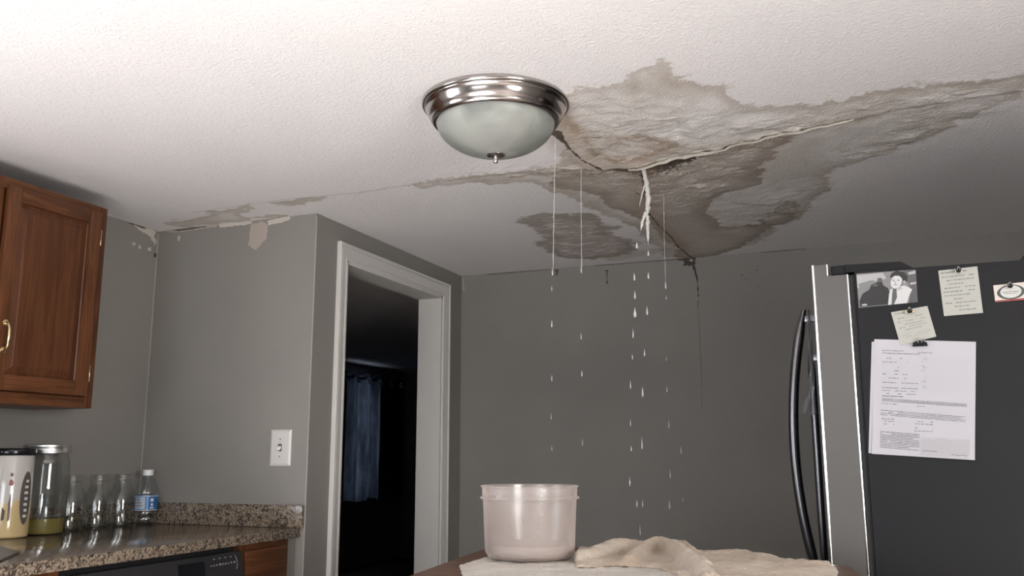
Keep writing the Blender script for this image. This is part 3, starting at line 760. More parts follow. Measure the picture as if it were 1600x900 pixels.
# water bottle
wc = Vector((-3.398, 3.618, CT+.0006)); wb = thing('water_bottle', wc, 'small clear plastic water bottle with white cap and blue label, in the worktop corner', 'bottle')
r = .034; _l = MB.lathe
class MBW(MB):
    def lathe(s, prof, c, n): return _l(s, [(a*1.72, b*1.50) for a, b in prof], c, n)
m = MBW(); m.lathe([(0, .004), (.018, .004), (.022, .0), (.029, .003), (r, .012), (r, .022), (r-.003, .026), (r, .030), (r, .040), (r-.002, .044), (r-.002, .094), (r, .098), (r, .104), (r-.004, .118), (.022, .138), (.014, .152), (.0125, .156), (.0125, .172)], wc, 48); m.build('bottle_body', PET, wb, angle=70)
m = MBW(); m.lathe([(r-.0012, .045), (r-.0012, .093)], wc, 48); lb = m.build('label', plain('blue_label', (.015, .12, .33), .3), wb)
m = MBW(); m.lathe([(.0125, .158), (.0152, .158), (.0152, .175), (.014, .1765), (0, .1765)], wc, 32); m.build('cap', plain('white_cap', (.72, .73, .74), .35), wb, angle=40)
def wrapw(m, c, r_, a0, a1, z0, z1, n=8, o=.0006): wrap(m, c, r_, a0, a1, z0*1.5, z1*1.5, n, o)
va = math.atan2(-wc.y, -wc.x); m = MB()
wrapw(m, wc, r*1.72, va-.95, va-.05, .050, .088); m.build('label_panel', plain('pale_blue_print', (.32, .42, .52), .4), lb)
m = MB()
for k in range(3): wrapw(m, wc, r*1.72, va-.80, va-.25-.1*k, .058+k*.010, .063+k*.010, 6, .0012)
m.build('label_lettering', plain('reddish_print', (.36, .20, .20), .4), lb)
m = MB()
wrapw(m, wc, r*1.72, va+.35, va+.62, .074, .084, 4); wrapw(m, wc, r*1.72, va+.33, va+.66, .052, .056, 4); wrapw(m, wc, r*1.72, va+.40, va+.58, .060, .068, 4); wrapw(m, wc, r*1.72, va-1.2, va+1.2, .0455, .0475, 12); wrapw(m, wc, r*1.72, va-1.2, va+1.2, .0905, .0925, 12)
m.build('label_lettering', WHP, lb)

# ================================================================== light switch
sw = thing('light_switch', (-2.667, Y0, 1.20), 'white toggle light switch plate on the grey wall beside the doorway', 'light switch')
SWM = plain('white_switch_plastic', (.56, .55, .53), .35)
t = bmesh.new(); rings = []
for ins, d in ((0, 0.0), (.0, .004), (.010, .0085), (.0115, .009)):
    rings.append([t.verts.new((xx, Y0-d, zz)) for xx, zz in ((-2.727+ins, 1.196+ins), (-2.607-ins, 1.196+ins), (-2.607-ins, 1.368-ins), (-2.727+ins, 1.368-ins))])
for a, b in zip(rings, rings[1:]):
    for k in range(4): t.faces.new((a[k], a[(k+1) % 4], b[(k+1) % 4], b[k]))
t.faces.new(rings[-1]); bmesh.ops.recalc_face_normals(t, faces=t.faces)
m = MB(); m.add(t); m.build('cover_plate', SWM, sw, smooth=False)
m = MB(); m.box((-2.677, Y0-.0105, 1.265), (-2.657, Y0-.009, 1.30), .0005).build('slot', plain('dark_slot', (.08, .08, .08), .5), sw)
t = bmesh.new(); bmesh.ops.create_cube(t, size=1)
for v in t.verts: v.co = Vector((v.co.x*.013, v.co.y*.022*(1), v.co.z*.016))
bmesh.ops.bevel(t, geom=list(t.edges), offset=.002, segments=2, affect='EDGES')
m = MB(); m.add(t, Matrix.Translation((-2.667, Y0-.018, 1.280)) @ Matrix.Rotation(R(22), 4, 'X')); m.build('toggle', plain('bright_toggle', (.75, .74, .72), .25), sw)
for zz in (1.322, 1.240):
    m = MB(); m.lathe([(0, .0015), (.003, .001), (.004, 0)], (-2.667, Y0-.009, zz), 12, 'Y'); o = m.build('screw', plain('dull_screw', (.14, .13, .12), .4) if zz > 1.3 else bpy.data.materials['dull_screw'], sw)
    o.location.y -= .0015

# ================================================================== curtain in the dark room
def curtain_mat():
    t = NT('dark_blue_curtain'); nt = t.t
    a = t.n('ShaderNodeBsdfDiffuse'); a.inputs[0].default_value = (.035, .04, .05, 1); b = t.n('ShaderNodeBsdfTranslucent')
    n = t.noise(t.coord((1, 14, 2.2)), 1, 4, .7); cl = t.mix(t.mr(n, .3, .7), (.020, .024, .03), (.075, .085, .10)); t.put(b.inputs[0], cl)
    x = t.n('ShaderNodeMixShader'); x.inputs[0].default_value = .7; nt.links.new(a.outputs[0], x.inputs[1]); nt.links.new(b.outputs[0], x.inputs[2]); nt.links.new(x.outputs[0], t.out.inputs[0]); return t.m
CU = curtain_mat()
def curtain(y0, y1, z0, z1, x, label, waves, name='curtain'):
    c = thing(name, (x, (y0+y1)/2, z0), label, 'curtain')
    t = bmesh.new(); n = 240; rows = []
    for j in range(13):
        zz = z0+(z1-z0)*j/12; row = []
        for i in range(n+1):
            u = i/n; a = .045*math.sin(2*math.pi*waves*u) + .012*mnoise.noise(Vector((u*9, j*.25, 1)))
            row.append(t.verts.new((x+a, y0+(y1-y0)*u, zz + (.02*math.sin(u*17) if j == 0 else 0) + (.012*math.sin(2*math.pi*waves*2*u) if j == 12 else 0))))
        rows.append(row)
    for a, b in zip(rows, rows[1:]):
        for i in range(n): t.faces.new((a[i], a[i+1], b[i+1], b[i]))
    m = MB(); m.add(t); m.build('fabric', CU, c, angle=80)
    for k in range(int(waves*2)):
        u = (k+.5)/(waves*2)
        mm = MB(); t2 = bmesh.new()
        R1, R2 = .030, .007
        A = 20; B = 8; vs = [[t2.verts.new(((R1+R2*math.cos(2*math.pi*b/B))*math.sin(2*math.pi*a/A)*.0+R2*math.sin(2*math.pi*b/B), (R1+R2*math.cos(2*math.pi*b/B))*math.cos(2*math.pi*a/A), (R1+R2*math.cos(2*math.pi*b/B))*math.sin(2*math.pi*a/A))) for b in range(B)] for a in range(A)]
        for a in range(A):
            for b in range(B): t2.faces.new((vs[a][b], vs[(a+1) % A][b], vs[(a+1) % A][(b+1) % B], vs[a][(b+1) % B]))
        bmesh.ops.recalc_face_normals(t2, faces=t2.faces)
        mm.add(t2, Matrix.Translation((x+.05*(1 if k % 2 == 0 else -1)*.6+.02, y0+(y1-y0)*u, z1-.07))); mm.build('grommet', LIDM, c)
    return c
curtain(CW-.3, CE, zb, zt+.02, AX+.16, 'dark grommet curtain hanging over the window in the unlit next room', 6)
m = MB(); yr = P(629, 597, 0, AX+.16).y
m.tube([(AX+.16, CW-.6, zt-.03), (AX+.16, yr, zt-.03)], .014, 12).lathe([(0, 0), (.014, 0), (.028, .012), (.028, .035), (.012, .05), (0, .05)], (AX+.16, yr, zt-.03), 16, 'Y')
m.box((AX+.001, yr-.12, zt-.045), (AX+.16, yr-.10, zt-.015))
rod = m.build('curtain_rod', plain('black_rod', (.02, .02, .022), .35)); tag(rod, 'black curtain rod above the window in the unlit next room', 'curtain rod')
y5 = P(637, 640, 0, AX+.05).y; y6 = P(645, 640, 0, AX+.05).y
struct(MB().box((AX-.02, WH[0]-.06, WH[2]-.06), (AX+.02, WH[0], WH[3]+.06)).box((AX-.02, WH[1], WH[2]-.06), (AX+.02, WH[1]+.06, WH[3]+.06)).box((AX-.02, WH[0], WH[3]), (AX+.02, WH[1], WH[3]+.06)).box((AX-.02, WH[0], WH[2]-.06), (AX+.02, WH[1], WH[2])).build('window_3', TRIM, smooth=False))

# ================================================================== fridge
FX0 = -.145; FY = 3.0; FZ = 1.818
fr = thing('refrigerator', (.3, 3.45, 0), 'stainless french door refrigerator with black side, papers clipped to it', 'refrigerator')
DGREY = NT('charcoal_textured_side'); DGREY.set(color=(.014, .014, .0155), rough=.6, spec=.25); DGREY.bump(DGREY.noise(DGREY.coord(), 420, 2), .25, .001); DGREY = DGREY.m
FR = 1.02
MB().box((-.018, FY, .03), (.80, FY+FR, FZ-.002), .004).build('body', DGREY, fr)
MB().box((-.035, FY+.012, .05), (-.0185, FY+FR-.012, FZ-.01)).build('gasket', plain('black_rubber', (.012, .012, .012), .6), fr, smooth=False)
def fdoor(y0, y1, side):
    """door slab with its notched top corner, seen edge on; bright trim along both edges"""
    m = MB(); zt_ = 1.845; zn = 1.808
    m.poly([(FX0+.006, y0, .62), (-.036, y0, .62), (-.036, y0, zn), (-.096, y0, zn), (-.096, y0, zt_), (FX0+.006, y0, zt_)], y1-y0, (0, 1, 0))
    d = m.build('door', STEEL, fr, smooth=False)
    # curved front skin
    m = MB(); m.box((FX0, y0+.002, .62), (FX0+.0055, y1-.002, zt_-.001), .001); m.build('front_skin', STEEL, d)
    if side:
        m = MB(); m.tube([(FX0+.0035, y0, .62), (FX0+.0035, y0, zt_)], .0042, 8); m.tube([(-.0385, y0, .62), (-.0385, y0, zn)], .0032, 8); m.tube([(-.098, y0, zn), (-.098, y0, zt_)], .0028, 8)
        m.build('edge_trim', CHROME, d)
    return d
d1_ = fdoor(FY, FY+FR/2-.003, True); d2_ = fdoor(FY+FR/2+.003, FY+FR, False)
m = MB(); m.box((FX0, FY, .06), (-.036, FY+FR, .61), .004); dd = m.build('freezer_drawer', STEEL, fr)
m = MB(); m.tube([(FX0-.05, FY+.06, .55), (FX0-.05, FY+FR-.06, .55)], .012, 12).box((FX0-.05, FY+.08, .54), (FX0, FY+.1, .56)).box((FX0-.05, FY+FR-.1, .54), (FX0, FY+FR-.08, .56)); m.build('handle', HANDLEM, dd)
def fhandle(y, parent, px):
    z0, z1 = .74, 1.745; pts = []; n = 40
    for i in range(n+1):
        u = i/n; b = math.sin(math.pi*(.04+.92*u)); pts.append((FX0-.006-.052*b**.8, y, z0+(z1-z0)*u))
    m = MB(); m.tube(pts, [.0135*(.55+.45*min(1, math.sin(math.pi*i/n)*3)) for i in range(n+1)], 14)
    m.box((FX0-.02, y-.008, z1-.03), (FX0+.001, y+.008, z1-.005), .002).box((FX0-.02, y-.008, z0+.005), (FX0+.001, y+.008, z0+.03), .002)
    return m.build('handle', HANDLEM, parent)
def fhandle2(y, parent, pxs, rad):
    W = [P(a, b, 1, y) for a, b in pxs]; zs = [w_.z for w_ in W][::-1]; xs_ = [w_.x for w_ in W][::-1]
    cf = np.polyfit(zs, xs_, 3); n = 44; z0, z1 = .80, zs[-1]
    pts = [(float(np.polyval(cf, z)), y, float(z)) for z in np.linspace(z0, z1, n+1)]
    m = MB(); m.tube(pts, [rad*(.45+.55*min(1, math.sin(math.pi*(i+.3)/(n+.6))*3.2)) for i in range(n+1)], 14, flat=1.3)
    for z in (z1-.035, z0+.03):
        x = float(np.polyval(cf, z)); m.box((x, y-.009, z-.012), (FX0+.001, y+.009, z+.012), .003)
    return m.build('handle', HANDLEM, parent)
fhandle2(3.46, d1_, [(1256,484),(1247,540),(1241,600),(1240,660),(1243,720),(1252,790),(1262,840),(1272,880)], .018)
fhandle2(3.575, d2_, [(1266,545),(1271,610),(1274,670),(1279,740),(1283,800),(1288,870)], .014)
# hinge covers on top
HC = plain('black_hinge_plastic', (.012, .012, .013), .6, spec=.2)
m = MB(); m.box((-.088, FY+.012, 1.812), (-.04, FY+.075, 1.842), .005)
m.poly([(-.045, FY+.008, FZ-.0015), (.155, FY+.008, FZ-.0015), (.120, FY+.008, FZ+.021), (-.045, FY+.008, FZ+.024)], .08, (0, 1, 0)); m.build('hinge_cover', HC, fr, smooth=False)
m = MB(); m.box((-.088, FY+FR-.075, 1.812), (-.04, FY+FR-.012, 1.842), .005); m.box((-.045, FY+FR-.09, FZ-.0015), (.13, FY+FR-.01, FZ+.021), .003); m.build('hinge_cover', HC, fr, smooth=False)

# things on the fridge side (plane y = FY)
def fp(x, y, o=0.0): q = P(x, y, 1, FY-o); return q
PAPER = plain('white_paper', (.50, .49, .52), .8, spec=.2); CREAM = plain('cream_note_paper', (.44, .44, .40), .8, spec=.2); INK = plain('grey_ink', (.16, .16, .17), .7); INKF = plain('faint_grey_ink', (.38, .38, .40), .7)
def quad_map(c, o):
    """c: 4 pixel corners tl,tr,br,bl -> function (u,v) on the sheet, lifted o in front of the side"""
    T = [fp(x, y, o) for x, y in c]
    return lambda u, v, k=0.0: (T[0].lerp(T[1], u)).lerp(T[3].lerp(T[2], u), v) + Vector((0, -k, 0))
def sheet(name, c, o, mat, label, cat, curl=0.0, n=12, th=.0006, group=None, parent=None):
    f = quad_map(c, o); t = bmesh.new(); 
    lift = lambda u, v: curl*((max(0, v-.75)/.25)**2*(.4+.6*u)) + .0006*math.sin(u*5+v*7)*0
    g = [[t.verts.new(f(i/n, j/n, lift(i/n, j/n))) for i in range(n+1)] for j in range(n+1)]
    for j in range(n):
        for i in range(n): t.faces.new((g[j][i], g[j][i+1], g[j+1][i+1], g[j+1][i]))
    e = bmesh.ops.extrude_face_region(t, geom=list(t.faces))
    for v in e['geom']:
        if isinstance(v, bmesh.types.BMVert): v.co.y += th
    bmesh.ops.recalc_face_normals(t, faces=t.faces)
    m = MB(); m.add(t); ob = m.build(name, mat, parent, angle=60)
    if label: origin(ob, f(.5, 1)); tag(ob, label, cat, group)
    return ob, f, lift
def rows_on(m, f, lift, u0, u1, v, h, rnd, wmin=.01, wmax=.05, gap=.008, dens=1.0, slant=0.0, o=.0007):
    u = u0
    while u < u1:
        w_ = min(u1-u, rnd.uniform(wmin, wmax))
        if rnd.random() < dens:
            pts = []
            for a, b in ((u, v), (u+w_, v), (u+w_, v+h*rnd.uniform(.6, 1)), (u, v+h*rnd.uniform(.6, 1))):
                b2 = b+slant*a; pts.append(f(a, b2, lift(a, b2)+o))
            m.poly(pts)
        u += w_+gap
# the form: two stacked sheets
s0, f0, l0 = sheet('document', [(1362,534),(1520,536),(1518,714),(1357,708)], .0016, PAPER, 'back sheet peeking out behind the large printed form on the refrigerator side', 'paper')
s1, f1, l1 = sheet('document', [(1366,530),(1525,534),(1523,719),(1362,709)], .0034, PAPER, 'large white printed form hanging under a black clip on the refrigerator side', 'paper', .006)
rnd = random.Random(11); m = MB()
rows_on(m, f1, l1, .08, .30, .095, .007, rnd, gap=.003); rows_on(m, f1, l1, .44, .58, .105, .006, rnd, gap=.003); rows_on(m, f1, l1, .08, .46, .118, .008, rnd, gap=.002)
for v in (.16, .195, .24, .27, .30, .335): rows_on(m, f1, l1, .09, .34, v, .007, rnd, dens=.6)
for v in (.15, .165, .185, .22, .235, .26, .305, .32, .345, .36, .395, .41): rows_on(m, f1, l1, .475, .53, v, .005, rnd, .01, .02, dens=.7)
for v in (.375, .42, .445, .47): rows_on(m, f1, l1, .09, .45, v, .006, rnd, dens=.8, gap=.003)
rows_on(m, f1, l1, .09, .30, .492, .009, rnd, gap=.003)
for v in (.515, .525, .535): rows_on(m, f1, l1, .09, .92, v, .006, rnd, .03, .12, .003, slant=.02)
rows_on(m, f1, l1, .09, .25, .56, .006, rnd); rows_on(m, f1, l1, .44, .52, .57, .006, rnd)
for v in (.615, .628, .641, .654): rows_on(m, f1, l1, .08, .91, v, .006, rnd, .02, .09, .004, .92, slant=.03)
for v in (.69, .71, .735): rows_on(m, f1, l1, .09, .22, v, .007, rnd, dens=.8)
for v in (.70, .72, .755, .78): rows_on(m, f1, l1, .42, .60, v, .007, rnd, dens=.6)
for k in range(11): rows_on(m, f1, l1, .08, .47 - (.06 if k in (3, 9) else 0), .80+k*.0135, .007, rnd, .02, .09, .003, .95, slant=.02)
rows_on(m, f1, l1, .50, .64, .945, .006, rnd, gap=.002); rows_on(m, f1, l1, .78, .93, .965, .006, rnd, gap=.002)
m.build('printed_text', INK, s1, smooth=False)
m = MB()
for k in range(19): rows_on(m, f1, l1, .48, .93, .15+k*.0152, .0016, rnd, .2, .5, .01, slant=.01)
for k in range(17): rows_on(m, f1, l1, .08, .46, .17+k*.0175, .0016, rnd, .2, .5, .01, slant=.01)
m.build('ruled_lines', INKF, s1, smooth=False)
# clear plastic pouch at the sheet's lower right
m = MB(); t = bmesh.new(); n = 14; g = [[t.verts.new(f1(.48+.47*i/n, .83+.16*j/n, .004+.004*abs(mnoise.noise(Vector((i*.5, j*.6, 2)))))) for i in range(n+1)] for j in range(n+1)]
for j in range(n):
    for i in range(n): t.faces.new((g[j][i], g[j][i+1], g[j+1][i+1], g[j+1][i]))
m.add(t); m.build('plastic_pouch', thin_glass('crinkled_clear_film', (.96, .96, .95), .05, .5, .12), s1)
# notes
n1, g1, h1 = sheet('note', [(1392,488),(1449,478),(1463,526),(1407,540)], .0052, CREAM, 'small tilted cream note pinned above the large printed form', 'note', .003)
rnd = random.Random(3); m = MB()
rows_on(m, g1, h1, .08, .40, .07, .02, rnd, gap=.004)
for v, a, b in ((.22, .12, .8), (.33, .1, .86), (.42, .15, .8), (.50, .1, .85), (.58, .25, .7), (.74, .1, .9), (.80, .1, .88)): rows_on(m, g1, h1, a, b, v, .02 if v < .7 else .01, rnd, .03, .1, .02, .85)
m.build('handwriting', INK, n1, smooth=False)
n2, g2, h2 = sheet('note', [(1466,423),(1527,416),(1536,489),(1475,494)], .0022, CREAM, 'tall cream note held by a round magnet at the top of the refrigerator side', 'note', .003)
m = MB(); rows_on(m, g2, h2, .05, .72, .055, .028, rnd, .1, .2, .004)
for k, (a, b) in enumerate(((.06, .9), (.06, .88), (.1, .6), (.1, .9), (.06, .9), (.08, .75), (.3, .55), (.08, .85), (.3, .7), (.4, .9))):
    rows_on(m, g2, h2, a, b, .15+k*.082, .022, rnd, .03, .12, .02, .85)
m.build('handwriting', INK, n2, smooth=False)
# black and white photograph print
GR = [plain('photo_tone', (v, v, v), .3) for v in (.02, .09, .20, .38, .55)]
ph, g3, h3 = sheet('photograph', [(1338,428),(1431,421),(1434,472),(1342,481)], .0022, GR[2], 'black and white photograph of a seated person in a pale jacket, on the refrigerator side', 'photo')
def shape(pts, tone, k, nm): 
    mm = MB(); mm.poly([g3(u, v, .0004+.0003*k) for u, v in pts]); return mm.build(nm, GR[tone], ph, smooth=False)
def ell(cu, cv, a, b, rot=0, n=20): return [(cu+a*math.cos(t_)*math.cos(rot)-b*math.sin(t_)*math.sin(rot), cv+a*math.cos(t_)*math.sin(rot)+b*math.sin(t_)*math.cos(rot)) for t_ in np.linspace(0, 2*math.pi, n+1)[:-1]]
shape([(0, .05), (.45, .02), (.5, .2), (.2, .35), (0, .42)], 3, 1, 'pale_background')
shape([(.02, .3), (.25, .22), (.4, .3), (.3, .36), (.05, .5)], 2, 1.5, 'grey_background')
shape([(.78, 0), (1, 0), (1, 1), (.85, 1), (.9, .6), (.84, .3)], 1, 1, 'dark_background')
shape([(.86, .08), (.99, .03), (.99, .13), (.88, .15)], 3, 2, 'pale_strip'); shape([(.88, .4), (.99, .38), (.99, .44), (.9, .46)], 3, 2, 'pale_strip')
shape([(.02, .8), (.08, .6), (.2, .5), (.24, .36), (.34, .30), (.38, .18), (.42, .22), (.44, .4), (.52, .5), (.55, .7), (.5, .98), (.02, .98)], 0, 2, 'dark_coat')
shape(ell(.39, .24, .045, .07), 1, 3, 'dark_hat'); shape(ell(.31, .38, .05, .035), 1, 3, 'dark_hand'); shape(ell(.1, .93, .05, .03), 3, 3, 'pale_hand')
shape([(.50, 1), (.53, .68), (.56, .54), (.66, .50), (.80, .46), (.92, .60), (.86, .80), (.82, 1)], 4, 3, 'pale_jacket')
shape([(.60, .52), (.66, .54), (.66, .8), (.60, 1), (.56, 1), (.58, .7)], 1, 4, 'dark_tie')
shape([(.62, .48), (.72, .46), (.76, .56), (.68, .60)], 3, 4, 'neck')
shape(ell(.665, .33, .095, .20, .15), 4, 5, 'face')
shape([(.56, .16), (.60, .06), (.68, .0), (.80, .05), (.86, .2), (.84, .34), (.80, .40), (.77, .26), (.72, .16), (.64, .14), (.58, .2)], 0, 6, 'hair')
shape(ell(.62, .28, .022, .014), 1, 6, 'eye'); shape(ell(.70, .29, .022, .014), 1, 6, 'eye'); shape([(.645, .3), (.66, .37), (.635, .37)], 2, 6, 'nose'); shape(ell(.65, .42, .03, .012), 1, 6, 'mouth'); shape(ell(.80, .36, .02, .05), 3, 7, 'ear')
# oval card
card, g4, h4 = sheet('card', [(1552,446),(1605,440),(1606,468),(1555,472)], .0030, plain('cream_card', (.62, .57, .50), .5), 'cream card with dark oval emblem and red edge, far right of the refrigerator side', 'card', th=.002)
m = MB(); m.poly([g4(u, v, .0008) for u, v in ell(.5, .5, .42, .42)]); m.build('dark_oval', plain('dark_green_print', (.05, .07, .06), .5), card, smooth=False)
m = MB(); m.poly([g4(u, v, .0014) for u, v in ell(.5, .48, .32, .36)]); m.build('white_oval', plain('white_oval_print', (.58, .58, .55), .5), card, smooth=False)
m = MB(); rows_on(m, g4, h4, .25, .75, .46, .05, rnd, .04, .1, .015, o=.002); rows_on(m, g4, h4, .3, .7, .56, .04, rnd, .04, .1, .015, o=.002); m.build('lettering', INK, card, smooth=False)
m = MB(); m.poly([g4(0, .93, .0014), g4(1, .90, .0014), g4(1, 1, .0014), g4(0, 1, .0014)]); m.build('red_edge', plain('red_print', (.30, .03, .03), .5), card, smooth=False)
# magnets / clips
def mag(name, px, py, sz, mat, label, lever=True, wide=1.0):
    c = fp(px, py, 0); g = thing(name, c, label, 'magnet clip' if lever else 'magnet')
    s = sz; m = MB(); m.poly([(c.x+a*s*wide, FY-.012, c.z+b*s) for a, b in ((-1, -.6), (1, -.6), (.9, .1), (.25, .5), (-.25, .5), (-.9, .1))], .0045, (0, -1, 0)); m.build('clip_jaw', mat, g, smooth=False)
    if lever:
        m = MB(); m.tube([(c.x-.35*s, FY-.017, c.z), (c.x-.28*s, FY-.022, c.z+.7*s), (c.x, FY-.024, c.z+1.0*s), (c.x+.28*s, FY-.022, c.z+.7*s), (c.x+.35*s, FY-.017, c.z)], .0016, 8); m.build('clip_lever', LIDM, g)
    m = MB(); m.lathe([(0, .006), (.006, .0055), (.0075, .003), (.0075, 0)], (c.x, FY-.0165, c.z), 20, 'Y')
    o = m.build('magnet_disc', HC, g); o.location.y -= .006
    m = MB(); m.box((c.x-.4*s, FY-.0119, c.z-.3*s), (c.x+.4*s, FY-.0062, c.z+.3*s)); m.build('spacer', HC, g, smooth=False)
    return g
PEARL = metal('pale_metal_clip', (.75, .73, .68), .3)
mag('magnet_clip', 1497, 424, .010, PEARL, 'small silver magnet clip holding the tall cream note')
mag('magnet_clip', 1421, 487, .010, BRASS, 'small brass coloured magnet clip on the small tilted note', True, 1.4)
mag('magnet_clip', 1437, 537, .016, HC, 'wide black magnet clip holding the large printed form', True, 1.35)
mag('magnet_clip', 1577, 448, .010, PEARL, 'small silver magnet clip on the oval emblem card', True, 1.0)
# plastic bag wisp hanging between handle and door
m = MB(); t = bmesh.new(); n = 26; rows = []
for j in range(n+1):
    v = j/n; yy = 484+160*v; cxp = np.interp(v, [0, .3, .6, .85, 1], [1262, 1266, 1269, 1266, 1263]); hw = np.interp(v, [0, .3, .6, .8, 1], [2.5, 4, 3.5, 6, 13])
    row = []
    for k in range(9):
        q = P(cxp+hw*(k/4-1), yy+(3*math.sin(k*1.3) if j == n else 0)+v*v*4*(k/8), 1, 3.40); row.append(t.verts.new((q.x, q.y+.010*math.sin(k*1.7+v*6), q.z)))
    rows.append(row)
for a, b in zip(rows, rows[1:]):
    for k in range(8): t.faces.new((a[k], a[k+1], b[k+1], b[k]))
m.add(t); o = m.build('plastic_bag', translucent('cloudy_film', (.55, .55, .58), .35, .15, .25), angle=80); tag(o, 'thin crumpled plastic film hanging beside the refrigerator door handle', 'plastic film')
# dark lidded box on top of the fridge, only its sloping corner in view
q = P(1582, 400, 1, FY+.02); q2 = P(1606, 370, 1, FY+.02)
tc = thing('storage_box', (.64, FY+.2, FZ), 'dark brown slope-sided box on top of the refrigerator at the right edge of the photo', 'box')
hx = q.x; sl = (q2.x-q.x)/(q2.z-q.z); hb = .13
def frus(z0, z1, x0a, x0b, x1, mname, part):
    t = bmesh.new(); k = (x0b-x0a)
    lo = [t.verts.new(v) for v in ((x0a, FY+.02, z0), (x1, FY+.02, z0), (x1, FY+.40, z0), (x0a, FY+.40, z0))]
    hi = [t.verts.new(v) for v in ((x0b, FY+.02+k*.3, z1), (x1-k, FY+.02+k*.3, z1), (x1-k, FY+.40-k*.3, z1), (x0b, FY+.40-k*.3, z1))]
    t.faces.new(lo[::-1]); t.faces.new(hi)
    for a in range(4): t.faces.new((lo[a], lo[(a+1) % 4], hi[(a+1) % 4], hi[a]))
    bmesh.ops.recalc_face_normals(t, faces=t.faces); bmesh.ops.bevel(t, geom=list(t.edges), offset=.003, segments=2, affect='EDGES')
    m = MB(); m.add(t); m.build(part, mname, tc)
frus(FZ-.0015, FZ+hb, hx+sl*.02, hx+sl*(.02+hb), hx+.50, DARKW, 'body')
frus(FZ+hb+.001, FZ+hb+.022, hx+sl*(.02+hb)-.008, hx+sl*(.02+hb)-.006, hx+.508-sl*hb, DARKW, 'lid')

# ================================================================== island table
A_ = P(755, 857, 2, IZ); B_ = P(640, 898, 2, IZ); C_ = P(1325, 882, 2, IZ); D_ = P(1232, 872, 2, IZ)
ld = (B_-A_).normalized(); bd = Vector((ld.y, -ld.x, 0)); bd = bd if bd.x > 0 else -bd
bd2 = (C_-D_).normalized()
print('island dirs', A_, ld, bd, bd2, C_)
BL = A_ - ld*.22                      # back left corner (hidden by the bucket)
BR = Vector((C_.x+.01, C_.y-.02, IZ))
FL = BL + ld*1.06; FRt = BR + ld*.90
isl = thing('kitchen_island', ((BL+FRt)/2).to_tuple()[:2]+(0,), 'dark brown wooden island table under the bucket and towels', 'table')
t = bmesh.new(); cor = [BL, BR, FRt, FL]; vs = [t.verts.new((p.x, p.y, IZ-.045)) for p in cor]; f = t.faces.new(vs); e = bmesh.ops.extrude_face_region(t, geom=[f])
for g in e['geom']:
    if isinstance(g, bmesh.types.BMVert): g.co.z = IZ
ve = [ed for ed in t.edges if abs(ed.verts[0].co.z-ed.verts[1].co.z) > .01]; bmesh.ops.bevel(t, geom=ve, offset=.03, segments=5, affect='EDGES')
he = [ed for ed in t.edges if abs(ed.verts[0].co.z-ed.verts[1].co.z) < 1e-5 and len(ed.link_faces) == 2 and any(abs(fc.normal.z) < .5 for fc in ed.link_faces) and any(abs(fc.normal.z) > .5 for fc in ed.link_faces)]
bmesh.ops.recalc_face_normals(t, faces=t.faces); bmesh.ops.bevel(t, geom=he, offset=.007, segments=3, affect='EDGES'); bmesh.ops.recalc_face_normals(t, faces=t.faces)
m = MB(); m.add(t); m.build('table_top', TABLEW, isl)
cen = (BL+BR+FL+FRt)/4
def inset(p, k): v = p-cen; return Vector((cen.x+v.x*k, cen.y+v.y*k, 0))
m = MB(); m.poly([inset(p, .86)+Vector((0, 0, .08)) for p in cor], IZ-.045-.081, (0, 0, 1)); m.build('cabinet_body', TABLEW, isl, smooth=False)
m = MB(); m.poly([inset(p, .80) for p in cor], .0795, (0, 0, 1)); m.build('plinth', DARKW, isl, smooth=False)

# ================================================================== bucket
BC = Vector((-.945, 2.53, IZ+.012))
bk = thing('plastic_bucket', BC, 'cloudy pinkish plastic bucket with rolled rim catching drips, on a white towel', 'bucket')
BUCK = translucent('cloudy_pinkish_plastic', (.90, .80, .75), .73, .12, .22)
hh = .204
m = MB(); m.lathe([(0, .004), (.112, .003), (.122, .007), (.1285, .018), (.1305, .03), (.1365, hh-.040), (.137, hh-.038), (.1435, hh-.036), (.1450, hh-.033), (.1435, hh-.030), (.1385, hh-.028), (.1395, hh-.004), (.1435, hh-.002), (.1440, hh), (.1420, hh+.0015), (.1375, hh), (.1368, hh-.03), (.1290, .035), (.120, .012), (.11, .008), (0, .008)], BC, 96)
m.build('bucket_wall', BUCK, bk, angle=60)
m = MB(); m.lathe([(0, .0095), (.112, .010), (.1245, .022), (.1282, .036), (.1282, .041), (0, .041)], BC, 64)
t = NT('collected_water'); t.set(color=(.62, .55, .50), rough=.05, alpha=.55); m.build('water', t.m, bk, angle=40)

